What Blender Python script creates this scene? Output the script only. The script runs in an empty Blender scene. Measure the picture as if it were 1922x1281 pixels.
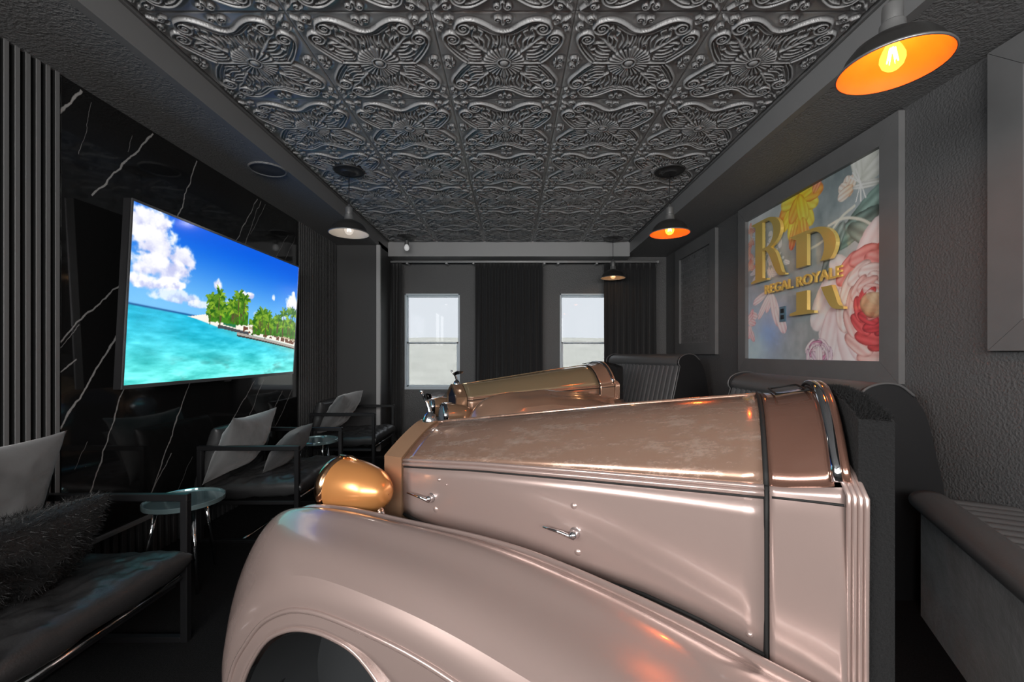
import bpy, bmesh, math, random
import numpy as np
from mathutils import Vector, Matrix

# ------------------------------------------------------------------ camera, world, light, exposure
S = bpy.context.scene
COL = S.collection
rad = math.radians
F_PX, CAM_H = 803.0, 1.155
cam = bpy.data.cameras.new('camera'); cam_o = bpy.data.objects.new('camera', cam); COL.objects.link(cam_o)
cam_o.location = (0, 0, CAM_H); cam_o.rotation_euler = (rad(90), 0, 0)
cam.sensor_width = 36; cam.lens = 36 * F_PX / 1922; cam.shift_y = 23.5 / 1922; cam.clip_start = 0.02
S.camera = cam_o
S.view_settings.view_transform = 'Standard'; S.view_settings.look = 'None'
S.view_settings.gamma = 1; S.view_settings.use_curve_mapping = False
S.view_settings.exposure = 0.32
S.cycles.max_bounces = 7; S.cycles.diffuse_bounces = 4; S.cycles.glossy_bounces = 4; S.cycles.transparent_max_bounces = 10
W = bpy.data.worlds.new('sky'); S.world = W; W.use_nodes = True
bg = W.node_tree.nodes['Background']
bg.inputs[0].default_value = (1.0, 0.985, 0.965, 1); bg.inputs[1].default_value = 15.5

def portal(name, loc, rot, sx, sy):
    l = bpy.data.lights.new(name, 'AREA'); l.shape = 'RECTANGLE'; l.size = sx; l.size_y = sy
    l.cycles.is_portal = True
    o = bpy.data.objects.new(name, l); COL.objects.link(o); o.location = loc; o.rotation_euler = rot
portal('added_window_portal', (0, -2.28, 1.85), (rad(90), 0, 0), 3.4, 1.0)  # portals for the two unseen windows added behind the camera
portal('added_window_portal', (-2.08, -1.15, 1.85), (rad(90), 0, rad(-90)), 1.9, 1.0)

# ------------------------------------------------------------------ helpers
def lin(c):
    c = np.asarray(c, dtype=float) / 255.0
    return np.where(c <= 0.04045, c / 12.92, ((c + 0.055) / 1.055) ** 2.4)
def rgb(r, g, b): return tuple(lin((r, g, b))) + (1,)

def mat(name, col, rough=0.5, metal=0.0, spec=0.5, coat=0.0, coat_rough=0.1, sheen=0.0, bump=0.0, bscale=60.0,
        bdetail=4.0, var=0.0, vscale=5.0, rvar=0.0, emit=None, estr=0.0, aniso=None):
    m = bpy.data.materials.new(name); m.use_nodes = True
    nt = m.node_tree; p = nt.nodes['Principled BSDF']
    p.inputs['Base Color'].default_value = (*col[:3], 1)
    p.inputs['Roughness'].default_value = rough; p.inputs['Metallic'].default_value = metal
    p.inputs['Specular IOR Level'].default_value = spec
    p.inputs['Coat Weight'].default_value = coat; p.inputs['Coat Roughness'].default_value = coat_rough
    p.inputs['Sheen Weight'].default_value = sheen
    if emit is not None:
        p.inputs['Emission Color'].default_value = (*emit[:3], 1); p.inputs['Emission Strength'].default_value = estr
    tc = nt.nodes.new('ShaderNodeTexCoord')
    if bump:
        n = nt.nodes.new('ShaderNodeTexNoise'); n.inputs['Scale'].default_value = bscale; n.inputs['Detail'].default_value = bdetail
        nt.links.new(tc.outputs['Object'], n.inputs['Vector'])
        b = nt.nodes.new('ShaderNodeBump'); b.inputs['Strength'].default_value = bump; b.inputs['Distance'].default_value = 0.01
        nt.links.new(n.outputs['Fac'], b.inputs['Height']); nt.links.new(b.outputs['Normal'], p.inputs['Normal'])
    if var or rvar:
        n = nt.nodes.new('ShaderNodeTexNoise'); n.inputs['Scale'].default_value = vscale; n.inputs['Detail'].default_value = 5
        nt.links.new(tc.outputs['Object'], n.inputs['Vector'])
        if var:
            r = nt.nodes.new('ShaderNodeMapRange'); r.inputs[1].default_value = 0.3; r.inputs[2].default_value = 0.7
            r.inputs[3].default_value = 1 - var; r.inputs[4].default_value = 1 + var
            nt.links.new(n.outputs['Fac'], r.inputs[0])
            mx = nt.nodes.new('ShaderNodeMix'); mx.data_type = 'RGBA'; mx.blend_type = 'MULTIPLY'; mx.inputs[0].default_value = 1
            mx.inputs[6].default_value = (*col[:3], 1); nt.links.new(r.outputs[0], mx.inputs[7])
            nt.links.new(mx.outputs[2], p.inputs['Base Color'])
        if rvar:
            r = nt.nodes.new('ShaderNodeMapRange'); r.inputs[1].default_value = 0.3; r.inputs[2].default_value = 0.7
            r.inputs[3].default_value = max(0.02, rough - rvar); r.inputs[4].default_value = rough + rvar
            nt.links.new(n.outputs['Fac'], r.inputs[0]); nt.links.new(r.outputs[0], p.inputs['Roughness'])
    return m

def tag(o, label=None, cat=None, group=None, kind=None):
    if label: o['label'] = label
    if cat: o['category'] = cat
    if group: o['group'] = group
    if kind: o['kind'] = kind
    return o
def empty(name, loc=(0, 0, 0), rz=0.0):
    o = bpy.data.objects.new(name, None); COL.objects.link(o); o.location = loc; o.rotation_euler = (0, 0, rz)
    o.empty_display_size = 0.05
    return o
def link(name, me, m=None, parent=None, loc=None):
    o = bpy.data.objects.new(name, me); COL.objects.link(o)
    if m is not None and len(me.materials) == 0: me.materials.append(m)
    if parent is not None: o.parent = parent
    if loc is not None: o.location = loc
    return o
def mesh(name, V, Fc, m=None, parent=None, smooth=False, loc=None):
    me = bpy.data.meshes.new(name); me.from_pydata([tuple(map(float, v)) for v in V], [], Fc); me.update()
    if smooth: me.polygons.foreach_set('use_smooth', [True] * len(me.polygons))
    return link(name, me, m, parent, loc)
def shift(V, off): return [(v[0] + off[0], v[1] + off[1], v[2] + off[2]) for v in V]

def grid_faces(nr, nc, wrap=False, flip=False):
    f = []
    for i in range(nr - 1):
        for j in range(nc if wrap else nc - 1):
            a, b = i * nc + j, i * nc + (j + 1) % nc
            q = (a, b, b + nc, a + nc)
            f.append(q[::-1] if flip else q)
    return f
def loft(name, rows, m, parent=None, smooth=True, wrap=False, flip=False, cap=False, loc=None, thick=0.0):
    nr, nc = len(rows), len(rows[0])
    V = [p for r in rows for p in r]
    Fc = grid_faces(nr, nc, wrap, flip)
    if cap:
        a, b = tuple(range(nc)), tuple(range((nr - 1) * nc, nr * nc))
        Fc += [a[::-1] if not flip else a, b if not flip else b[::-1]]
    o = mesh(name, V, Fc, m, parent, smooth, loc)
    if thick:
        md = o.modifiers.new('s', 'SOLIDIFY'); md.thickness = thick; md.offset = 0
    return o
def recalc(o):
    bm = bmesh.new(); bm.from_mesh(o.data); bmesh.ops.recalc_face_normals(bm, faces=bm.faces); bm.to_mesh(o.data); bm.free(); return o
class MB:
    def __init__(s): s.bm = bmesh.new()
    def box(s, x0, x1, y0, y1, z0, z1, bev=0.0, seg=2, M=None):
        r = bmesh.ops.create_cube(s.bm, size=1.0); vs = r['verts']
        for v in vs:
            v.co = Vector(((x0 + x1) / 2 + v.co.x * (x1 - x0), (y0 + y1) / 2 + v.co.y * (y1 - y0), (z0 + z1) / 2 + v.co.z * (z1 - z0)))
        if bev:
            es = list({e for v in vs for e in v.link_edges})
            r = bmesh.ops.bevel(s.bm, geom=es, offset=bev, segments=seg, profile=0.7, affect='EDGES', clamp_overlap=True)
            vs = list({v for f in r['faces'] for v in f.verts})
        if M is not None:
            for v in vs: v.co = M @ v.co
        return s
    def tube(s, pts, r, seg=10, closed=False, cap=True):
        pts = [Vector(p) for p in pts]; n = len(pts)
        rr = r if hasattr(r, '__len__') else [r] * n
        ring = []; prev = None
        for i, p in enumerate(pts):
            if closed: t = pts[(i + 1) % n] - pts[i - 1]
            else: t = pts[min(i + 1, n - 1)] - pts[max(i - 1, 0)]
            t.normalize()
            if prev is None:
                a = Vector((0, 0, 1)) if abs(t.z) < 0.9 else Vector((1, 0, 0))
                nx = t.cross(a).normalized()
            else:
                nx = (prev - t * prev.dot(t)).normalized()
            prev = nx; ny = t.cross(nx)
            ring.append([s.bm.verts.new(p + (nx * math.cos(2 * math.pi * k / seg) + ny * math.sin(2 * math.pi * k / seg)) * rr[i]) for k in range(seg)])
        m = n if closed else n - 1
        for i in range(m):
            A, B = ring[i], ring[(i + 1) % n]
            for k in range(seg): s.bm.faces.new((A[k], A[(k + 1) % seg], B[(k + 1) % seg], B[k]))
        if cap and not closed:
            s.bm.faces.new(ring[0][::-1]); s.bm.faces.new(ring[-1])
        return s
    def lathe(s, prof, seg=32, axis='z', c=(0, 0, 0), cap0=False, cap1=False):
        ring = []
        for r, h in prof:
            L = []
            for k in range(seg):
                a = 2 * math.pi * k / seg; p, q = r * math.cos(a), r * math.sin(a)
                v = (p, q, h) if axis == 'z' else ((h, p, q) if axis == 'x' else (q, h, p))
                L.append(s.bm.verts.new((v[0] + c[0], v[1] + c[1], v[2] + c[2])))
            ring.append(L)
        for A, B in zip(ring, ring[1:]):
            for k in range(seg): s.bm.faces.new((A[k], A[(k + 1) % seg], B[(k + 1) % seg], B[k]))
        if cap0: s.bm.faces.new(ring[0][::-1])
        if cap1: s.bm.faces.new(ring[-1])
        return s
    def prism(s, poly, a, b, f):
        A = [s.bm.verts.new(f(p[0], p[1], a)) for p in poly]; B = [s.bm.verts.new(f(p[0], p[1], b)) for p in poly]
        n = len(poly)
        s.bm.faces.new(A[::-1]); s.bm.faces.new(B)
        for i in range(n): s.bm.faces.new((A[i], A[(i + 1) % n], B[(i + 1) % n], B[i]))
        return s
    def build(s, name, m, parent=None, smooth=False, loc=None, recalcn=True, angle=None):
        if recalcn: bmesh.ops.recalc_face_normals(s.bm, faces=s.bm.faces)
        me = bpy.data.meshes.new(name); s.bm.to_mesh(me); s.bm.free()
        if smooth:
            me.polygons.foreach_set('use_smooth', [True] * len(me.polygons))
            if angle is not None: me.set_sharp_from_angle(angle=rad(angle))
        return link(name, me, m, parent, loc)
def crom(pts, n):
    """Catmull-Rom through control points, n samples per span."""
    P = [np.array(p, float) for p in pts]; P = [2 * P[0] - P[1]] + P + [2 * P[-1] - P[-2]]
    out = []
    for i in range(1, len(P) - 2):
        a, b, c, d = P[i - 1:i + 3]
        for k in range(n):
            t = k / n
            out.append(0.5 * ((2 * b) + (c - a) * t + (2 * a - 5 * b + 4 * c - d) * t * t + (3 * b - a - 3 * c + d) * t ** 3))
    out.append(P[-2]); return out
def copy_tree(o, parent=None):
    c = o.copy(); COL.objects.link(c)
    if parent is not None: c.parent = parent
    for ch in [x for x in o.children]: copy_tree(ch, c)
    return c

# ------------------------------------------------------------------ value noise for numpy pictures
def vnoise(x, y, seed=0):
    def h(i, j):
        n = np.sin(i * 127.1 + j * 311.7 + seed * 74.7) * 43758.5453
        return n - np.floor(n)
    i, j = np.floor(x), np.floor(y); f, g = x - i, y - j
    f, g = f * f * (3 - 2 * f), g * g * (3 - 2 * g)
    return (h(i, j) * (1 - f) + h(i + 1, j) * f) * (1 - g) + (h(i, j + 1) * (1 - f) + h(i + 1, j + 1) * f) * g
def fbm(x, y, o=5, seed=0):
    s, a, t = 0, 0.5, 0
    for k in range(o): s = s + a * vnoise(x * 2 ** k, y * 2 ** k, seed + k * 13); t += a; a *= 0.5
    return s / t
def sstep(a, b, x):
    t = np.clip((x - a) / (b - a), 0, 1); return t * t * (3 - 2 * t)
def picture_mesh(name, img, corner, du, dv, m, parent):
    """img: rows bottom->top, linear rgb, painted on a fine grid as colour attribute."""
    H, Wd = img.shape[:2]
    c, du, dv = np.array(corner), np.array(du), np.array(dv)
    jj, ii = np.meshgrid(np.arange(Wd) / (Wd - 1), np.arange(H) / (H - 1))
    V = c + jj[..., None] * du + ii[..., None] * dv
    V = V.reshape(-1, 3)
    me = bpy.data.meshes.new(name)
    idx = np.arange(H * Wd).reshape(H, Wd)
    Q = np.stack([idx[:-1, :-1], idx[:-1, 1:], idx[1:, 1:], idx[1:, :-1]], -1).reshape(-1, 4)
    me.vertices.add(len(V)); me.vertices.foreach_set('co', V.ravel())
    me.loops.add(Q.size); me.loops.foreach_set('vertex_index', Q.ravel())
    me.polygons.add(len(Q)); me.polygons.foreach_set('loop_start', np.arange(0, Q.size, 4))
    me.update(calc_edges=True)
    a = me.color_attributes.new('print', 'FLOAT_COLOR', 'POINT')
    a.data.foreach_set('color', np.concatenate([img.reshape(-1, 3), np.ones((len(V), 1))], 1).ravel())
    return link(name, me, m, parent)

# ------------------------------------------------------------------ materials
M = {}
M['wall'] = mat('black_wall_paint', (0.100, 0.100, 0.101), 0.46, spec=0.5, bump=0.6, bscale=95, bdetail=3)
M['wall_flat'] = mat('smooth_black_paint', (0.055, 0.055, 0.056), 0.6, bump=0.08, bscale=60)
M['soffit'] = mat('black_textured_ceiling', (0.19, 0.19, 0.192), 0.44, spec=0.5, bump=0.7, bscale=85, bdetail=3)
M['fascia'] = mat('tray_fascia_paint', (0.20, 0.20, 0.202), 0.42)
M['tile'] = mat('embossed_black_tile', (0.33, 0.33, 0.333), 0.30, spec=0.8)
M['slat'] = mat('charcoal_slat', (0.16, 0.16, 0.161), 0.5)
M['slat_back'] = mat('slat_backing', (0.006, 0.006, 0.006), 0.8)
M['carpet'] = mat('black_carpet', (0.014, 0.014, 0.0145), 0.95, spec=0.1, bump=0.8, bscale=420, var=0.35, vscale=160)
M['frame'] = mat('charcoal_moulding', (0.135, 0.135, 0.136), 0.45, var=0.06, vscale=8)
M['curtain'] = mat('black_curtain', (0.012, 0.012, 0.013), 0.8, sheen=0.2)
M['rod'] = mat('satin_grey_rod', (0.50, 0.50, 0.50), 0.35, metal=0.2)
M['corner'] = mat('lit_corner_bead', (0.45, 0.45, 0.45), 0.5)  # pale tone stands for light falling on the corner edge
M['black_metal'] = mat('black_metal', (0.010, 0.010, 0.011), 0.32, spec=0.6)
M['steel'] = mat('polished_steel', (0.62, 0.62, 0.63), 0.15, metal=1.0)
M['chrome'] = mat('chrome', (0.80, 0.82, 0.85), 0.07, metal=1.0)
M['leather'] = mat('black_leather', (0.035, 0.035, 0.036), 0.34, spec=0.6, bump=0.12, bscale=180)
M['booth_vinyl'] = mat('charcoal_vinyl', (0.095, 0.095, 0.096), 0.42, spec=0.5, bump=0.05, bscale=200)
M['booth_side'] = mat('booth_side_vinyl', (0.010, 0.010, 0.011), 0.55)
M['velvet_grey'] = mat('grey_velvet', (0.115, 0.115, 0.116), 0.8, sheen=0.5, bump=0.15, bscale=30, var=0.2, vscale=9)
M['fabric_dark'] = mat('dark_woven_fabric', (0.030, 0.030, 0.031), 0.85, sheen=0.3, bump=0.5, bscale=220)
M['fur'] = mat('black_faux_fur', (0.008, 0.008, 0.0085), 0.5, sheen=0.08, spec=0.4, bump=0.5, bscale=70)
M['suede'] = mat('mottled_suede', (0.10, 0.10, 0.101), 0.8, sheen=0.3, bump=0.6, bscale=22, var=0.45, vscale=7)
M['carpet_pile'] = mat('grey_carpet_pile', (0.014, 0.014, 0.0145), 0.95, spec=0.15, sheen=0.04, bump=0.8, bscale=160)
M['pvc'] = mat('white_window_frame', (0.62, 0.70, 0.76), 0.4)
M['speaker'] = mat('speaker_grille', (0.075, 0.075, 0.076), 0.6, bump=0.3, bscale=900)
M['plastic_black'] = mat('black_plastic', (0.012, 0.012, 0.013), 0.4)
M['wood'] = mat('painted_panel', (0.07, 0.07, 0.07), 0.5)

def glass_pane():
    m = bpy.data.materials.new('sky_dimming_glass'); m.use_nodes = True; nt = m.node_tree; nt.nodes.clear()
    o = nt.nodes.new('ShaderNodeOutputMaterial'); t = nt.nodes.new('ShaderNodeBsdfTransparent'); g = nt.nodes.new('ShaderNodeBsdfGlossy')
    t.inputs[0].default_value = (0.196, 0.204, 0.213, 1); g.inputs['Roughness'].default_value = 0.02  # dark tint added to dim the bright sky through the back windows
    mx = nt.nodes.new('ShaderNodeMixShader'); mx.inputs[0].default_value = 0.008
    nt.links.new(t.outputs[0], mx.inputs[1]); nt.links.new(g.outputs[0], mx.inputs[2]); nt.links.new(mx.outputs[0], o.inputs[0])
    return m
M['pane'] = glass_pane()

def print_mat(name, emission=0.0, rough=0.35):
    m = bpy.data.materials.new(name); m.use_nodes = True; nt = m.node_tree; p = nt.nodes['Principled BSDF']
    a = nt.nodes.new('ShaderNodeAttribute'); a.attribute_name = 'print'
    if emission:
        p.inputs['Base Color'].default_value = (0.01, 0.01, 0.01, 1)
        nt.links.new(a.outputs['Color'], p.inputs['Emission Color']); p.inputs['Emission Strength'].default_value = emission
    else:
        nt.links.new(a.outputs['Color'], p.inputs['Base Color'])
    p.inputs['Roughness'].default_value = rough
    return m

def marble():
    m = bpy.data.materials.new('black_veined_marble'); m.use_nodes = True; nt = m.node_tree; p = nt.nodes['Principled BSDF']
    p.inputs['Roughness'].default_value = 0.06; p.inputs['Specular IOR Level'].default_value = 0.75
    tc = nt.nodes.new('ShaderNodeTexCoord'); sp = nt.nodes.new('ShaderNodeSeparateXYZ')
    nz = nt.nodes.new('ShaderNodeTexNoise'); nz.inputs['Scale'].default_value = 9; nz.inputs['Detail'].default_value = 6
    nt.links.new(tc.outputs['Object'], nz.inputs['Vector'])
    ad = nt.nodes.new('ShaderNodeVectorMath'); ad.operation = 'MULTIPLY_ADD'
    ad.inputs[1].default_value = (0.05, 0.05, 0.05)
    nt.links.new(nz.outputs['Color'], ad.inputs[0]); nt.links.new(tc.outputs['Object'], ad.inputs[2])
    nt.links.new(ad.outputs[0], sp.inputs[0])
    def math_(op, a, b=None, c=None):
        n = nt.nodes.new('ShaderNodeMath'); n.operation = op
        for i, v in enumerate((a, b, c)):
            if v is None: continue
            if isinstance(v, (int, float)): n.inputs[i].default_value = v
            else: nt.links.new(v, n.inputs[i])
        return n.outputs[0]
    Y, Z = sp.outputs['Y'], sp.outputs['Z']
    def wall(x, y):
        d = F_PX * 2.075 / (961 - x); return d - 0.0, CAM_H + (664 - y) * d / F_PX
    veins = [((105, 212), (152, 170), .010), ((288, 253), (175, 365), .0075), ((368, 303), (170, 925), .006), ((483, 375), (362, 612), .006),
             ((362, 700), (285, 925), .006), ((489, 378), (455, 470), .004), ((498, 382), (470, 440), .003), ((230, 528), (105, 648), .006),
             ((222, 628), (105, 815), .008), ((143, 675), (105, 708), .006), ((150, 612), (105, 660), .003), ((480, 712), (430, 800), .006),
             ((495, 712), (468, 780), .005), ((530, 735), (500, 800), .005), ((548, 733), (515, 805), .005), ((323, 850), (284, 926), .005),
             ((172, 190), (150, 290), .002), ((540, 440), (500, 520), .003), ((555, 445), (530, 500), .003), ((250, 255), (240, 285), .002),
             ((360, 860), (335, 920), .0025), ((165, 830), (140, 880), .002)]
    tot = None
    for a, b, w in veins:
        (y0, z0), (y1, z1) = wall(*a), wall(*b)
        y0 += .025; y1 += .025; z0 += .025; z1 += .025
        L = math.hypot(y1 - y0, z1 - z0); ty, tz = (y1 - y0) / L, (z1 - z0) / L
        dy, dz = math_('SUBTRACT', Y, y0), math_('SUBTRACT', Z, z0)
        al = math_('ADD', math_('MULTIPLY', dy, ty), math_('MULTIPLY', dz, tz))
        ac = math_('ABSOLUTE', math_('SUBTRACT', math_('MULTIPLY', dy, tz), math_('MULTIPLY', dz, ty)))
        ex = math_('ABSOLUTE', math_('SUBTRACT', al, L / 2))
        dd = math_('MAXIMUM', ac, math_('SUBTRACT', ex, L / 2))
        r = nt.nodes.new('ShaderNodeMapRange'); r.inputs[1].default_value = w * .35; r.inputs[2].default_value = w * .75
        r.inputs[3].default_value = min(1, .35 + w * 70); r.inputs[4].default_value = 0
        nt.links.new(dd, r.inputs[0])
        tot = r.outputs[0] if tot is None else math_('MAXIMUM', tot, r.outputs[0])
    mx = nt.nodes.new('ShaderNodeMix'); mx.data_type = 'RGBA'
    mx.inputs[6].default_value = (0.009, 0.009, 0.0092, 1); mx.inputs[7].default_value = (0.42, 0.41, 0.40, 1)
    nt.links.new(tot, mx.inputs[0]); nt.links.new(mx.outputs[2], p.inputs['Base Color'])
    return m
M['marble'] = marble()

def paint(name, col, metal, rough, coat, dust=0.0):
    m = mat(name, col, rough, metal=metal, coat=coat, coat_rough=0.06)
    nt = m.node_tree; p = nt.nodes['Principled BSDF']
    tc = nt.nodes.new('ShaderNodeTexCoord')
    if dust:
        n = nt.nodes.new('ShaderNodeTexNoise'); n.inputs['Scale'].default_value = 7; n.inputs['Detail'].default_value = 12; n.inputs['Roughness'].default_value = .8
        mp = nt.nodes.new('ShaderNodeMapping'); mp.inputs['Scale'].default_value = (1.0, 4.5, 1.0); mp.inputs['Rotation'].default_value = (0, 0, .5)
        nt.links.new(tc.outputs['Object'], mp.inputs[0]); nt.links.new(mp.outputs[0], n.inputs['Vector'])
        r = nt.nodes.new('ShaderNodeMapRange'); r.inputs[1].default_value = .50; r.inputs[2].default_value = .72; r.inputs[3].default_value = 0; r.inputs[4].default_value = dust
        nt.links.new(n.outputs['Fac'], r.inputs[0])
        mx = nt.nodes.new('ShaderNodeMix'); mx.data_type = 'RGBA'; mx.inputs[6].default_value = (*col[:3], 1); mx.inputs[7].default_value = (.66, .62, .56, 1)
        nt.links.new(r.outputs[0], mx.inputs[0]); nt.links.new(mx.outputs[2], p.inputs['Base Color'])
        r2 = nt.nodes.new('ShaderNodeMapRange'); r2.inputs[1].default_value = 0; r2.inputs[2].default_value = dust; r2.inputs[3].default_value = rough; r2.inputs[4].default_value = .6
        nt.links.new(r.outputs[0], r2.inputs[0]); nt.links.new(r2.outputs[0], p.inputs['Roughness'])
    return m
M['paint'] = paint('rose_champagne_paint', (0.44, 0.33, 0.300), 0.5, 0.27, 0.7)
M['paint_top'] = paint('bonnet_paint_reflection_tint', (0.48, 0.295, 0.215), 0.65, 0.20, 1.0, dust=0.6)  # browner than the sides: dark ceiling reflection put into the colour
M['paint_cowl'] = paint('scuttle_paint_reflection_tint', (0.36, 0.185, 0.135), 0.75, 0.16, 1.0)  # reflections on the upper body put into a darker red-brown colour
M['copper'] = mat('copper_lamp_shell', (0.80, 0.34, 0.11), 0.26, metal=0.55, coat=0.4)
M['gap'] = mat('black_rubber_seal', (0.006, 0.006, 0.006), 0.7)
M['liner'] = mat('dark_arch_liner', (0.022, 0.024, 0.026), 0.8)
M['gold'] = mat('mirror_gold', (0.78, 0.58, 0.17), 0.22, metal=0.4)
M['gold_pale'] = mat('brushed_pale_gold', (0.86, 0.60, 0.15), 0.3, metal=0.15)
M['lens'] = mat('lamp_lens', (0.55, 0.6, 0.68), 0.08, metal=0.7)
M['grille'] = mat('blue_black_vane', (0.10, 0.13, 0.22), 0.2, metal=0.9)

# ================================================================== THE ROOM
XL, XR, YB, YF = -2.09, 2.055, 5.70, -2.30
ZS, ZT, ZH = 2.44, 2.588, 2.395           # soffit, tray, header over the curtain
TX0, TX1, TY0, TY1 = -1.58, 1.502, -1.262, 5.455
def struct(o): return tag(o, kind='structure')

fl = MB().box(XL - .1, XR + .1, YF - .1, YB + .1, -.06, 0).build('floor', M['carpet'])
struct(fl); tag(fl, 'black short pile carpet covering the whole floor')

def quad(mb, pts): mb.bm.faces.new([mb.bm.verts.new(p) for p in pts])
c = MB()
quad(c, [(XL - .1, YF - .1, ZS), (TX0, YF - .1, ZS), (TX0, YB + .1, ZS), (XL - .1, YB + .1, ZS)])
quad(c, [(TX1, YF - .1, ZS), (XR + .1, YF - .1, ZS), (XR + .1, YB + .1, ZS), (TX1, YB + .1, ZS)])
quad(c, [(TX0, YF - .1, ZS), (TX1, YF - .1, ZS), (TX1, TY0, ZS), (TX0, TY0, ZS)])
c.box(TX0 - .3, TX1 + .3, TY0 - .3, TY1 + .5, ZT + .02, ZT + .08)
ceil = struct(c.build('ceiling', M['soffit'], recalcn=False)); tag(ceil, 'black tray ceiling with a rough textured soffit')
f = MB()
f.box(TX0 - .04, TX0, TY0, YB, ZS - .0005, ZT + .03).box(TX1, TX1 + .04, TY0, YB, ZS - .0005, ZT + .03)
f.box(TX0 - .04, TX1 + .04, TY0 - .04, TY0, ZS - .0005, ZT + .03)
f.build('tray_fascia', M['fascia'], ceil)
MB().box(TX0, TX1, TY1, YB + .05, ZH, ZT + .03).build('window_header', mat('window_lit_header', (.34, .34, .342), .45), ceil)  # header coloured paler than the fascia to stand for window light on it
lip = MB()
lip.box(TX0, TX0 + .016, TY0, TY1, ZT - .016, ZT + .03, .003).box(TX1 - .016, TX1, TY0, TY1, ZT - .016, ZT + .03, .003)
lip.build('edge_moulding', M['frame'], ceil)
# dark boards behind the side soffits so no daylight leaks
MB().box(XL - .1, TX0 - .04, YF - .1, YB + .1, ZS + .002, ZS + .05).box(TX1 + .04, XR + .1, YF - .1, YB + .1, ZS + .002, ZS + .05).build('soffit_board', M['wall_flat'], ceil)

# ---- embossed tile: one height field, mirrored into four quarters
def tile_mesh(N=110, size=.6085):
    g = np.linspace(0, 1, N + 1); X, Y = np.meshgrid(g, g)
    H = np.zeros_like(X); D = np.full_like(X, 9.)
    def stroke(pts, w, h=1.0, n=8):
        nonlocal H, D
        P = np.array(crom(pts, n)) if len(pts) > 2 else np.array(pts, float)
        w = np.asarray(w, float); ws = np.interp(np.linspace(0, 1, len(P)), np.linspace(0, 1, w.size), np.atleast_1d(w))
        for (a, b, wa, wb) in zip(P[:-1], P[1:], ws[:-1], ws[1:]):
            R = max(wa, wb) + .09
            i0, i1 = np.searchsorted(g, [min(a[0], b[0]) - R, max(a[0], b[0]) + R]); j0, j1 = np.searchsorted(g, [min(a[1], b[1]) - R, max(a[1], b[1]) + R])
            if i1 <= i0 or j1 <= j0: continue
            x, y = X[j0:j1, i0:i1], Y[j0:j1, i0:i1]
            ab = b - a; L = ab @ ab + 1e-12
            t = np.clip(((x - a[0]) * ab[0] + (y - a[1]) * ab[1]) / L, 0, 1)
            d = np.hypot(x - a[0] - t * ab[0], y - a[1] - t * ab[1]); ww = wa + (wb - wa) * t
            hh = h * np.sqrt(np.clip(1 - (d / ww) ** 2, 0, 1))
            H[j0:j1, i0:i1] = np.maximum(H[j0:j1, i0:i1], hh); D[j0:j1, i0:i1] = np.minimum(D[j0:j1, i0:i1], d - ww)
    def spiral(cx, cy, r, a0, turns, dr, w, h=1.0, rmin=.12):
        n = int(abs(turns) * 22); P = []
        for k in range(n + 1):
            t = k / n; a = a0 + dr * turns * 2 * math.pi * t; q = r * (1 - (1 - rmin) * t ** .8)
            P.append((cx + q * math.cos(a), cy + q * math.sin(a)))
        stroke(P, [w, w * .7], h, n=1)
        stroke([(cx - .002, cy), (cx + .002, cy)], [w * 1.2, w * 1.2], h)
    # big scrolls
    stroke([(0, .665), (.12, .70), (.26, .80), (.40, .875), (.53, .885), (.65, .83), (.70, .73)], [.013, .016, .02], 1.1)
    spiral(.575, .735, .13, 0.0, 2.1, -1, .016, 1.1)
    stroke([(0, .625), (.12, .655), (.26, .745), (.38, .82), (.50, .845)], .012, .8)
    stroke([(.05, .60), (.16, .62), (.27, .69), (.36, .76)], .011, .7)
    stroke([(.60, 0.02), (.68, .10), (.78, .24), (.865, .38), (.895, .50), (.865, .60), (.78, .655)], [.013, .016, .02], 1.1)
    spiral(.755, .525, .125, 1.35, 2.1, 1, .016, 1.1)
    stroke([(.56, .05), (.66, .16), (.76, .29), (.835, .42)], .012, .8)
    stroke([(.52, .10), (.62, .20), (.70, .31), (.75, .38)], .011, .7)
    # edge and corner scrolls
    spiral(.075, .885, .062, 3.3, 1.6, -1, .012); stroke([(.0, .80), (.02, .83), (.015, .88)], .012)
    spiral(.885, .085, .062, -1.6, 1.6, 1, .012); stroke([(.80, .0), (.83, .03), (.82, .08)], .012)
    spiral(.775, .885, .05, 2.6, 1.5, -1, .011); spiral(.885, .765, .05, -1.0, 1.5, 1, .011)
    stroke([(.885, .885), (.945, .945)], [.03, .012], .9); stroke([(.70, .90), (.74, .95)], [.014, .01], .8); stroke([(.90, .68), (.95, .71)], [.014, .01], .8)
    stroke([(.73, .80), (.80, .82), (.86, .88)], .01, .7)
    # diagonal acanthus
    stroke([(.27, .25), (.40, .38), (.50, .50)], [.016, .036, .012], .9)
    stroke([(.50, .50), (.60, .58), (.68, .66)], [.012, .02, .008], .8)
    for (p, q, r_) in [((.30, .33), (.30, .47), (.37, .56)), ((.36, .40), (.38, .52), (.46, .60)), ((.43, .47), (.46, .58), (.44, .67)), ((.24, .34), (.21, .48), (.26, .60)),
                       ((.35, .28), (.47, .29), (.56, .36)), ((.41, .36), (.53, .37), (.61, .45)), ((.48, .44), (.58, .44), (.66, .42)), ((.36, .20), (.50, .21), (.60, .28)),
                       ((.18, .33), (.14, .46), (.17, .58)), ((.12, .33), (.08, .46), (.09, .58)), ((.36, .14), (.50, .14), (.60, .20)), ((.36, .085), (.48, .08), (.56, .10)),
                       ((.06, .35), (.035, .48), (.04, .58)), ((.33, .58), (.30, .66), (.36, .70)), ((.60, .32), (.66, .30), (.70, .36)), ((.52, .66), (.47, .72), (.42, .76)), ((.64, .50), (.70, .45), (.76, .42))]:
        stroke([p, q, r_], [.010, .017, .007], .85)
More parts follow.
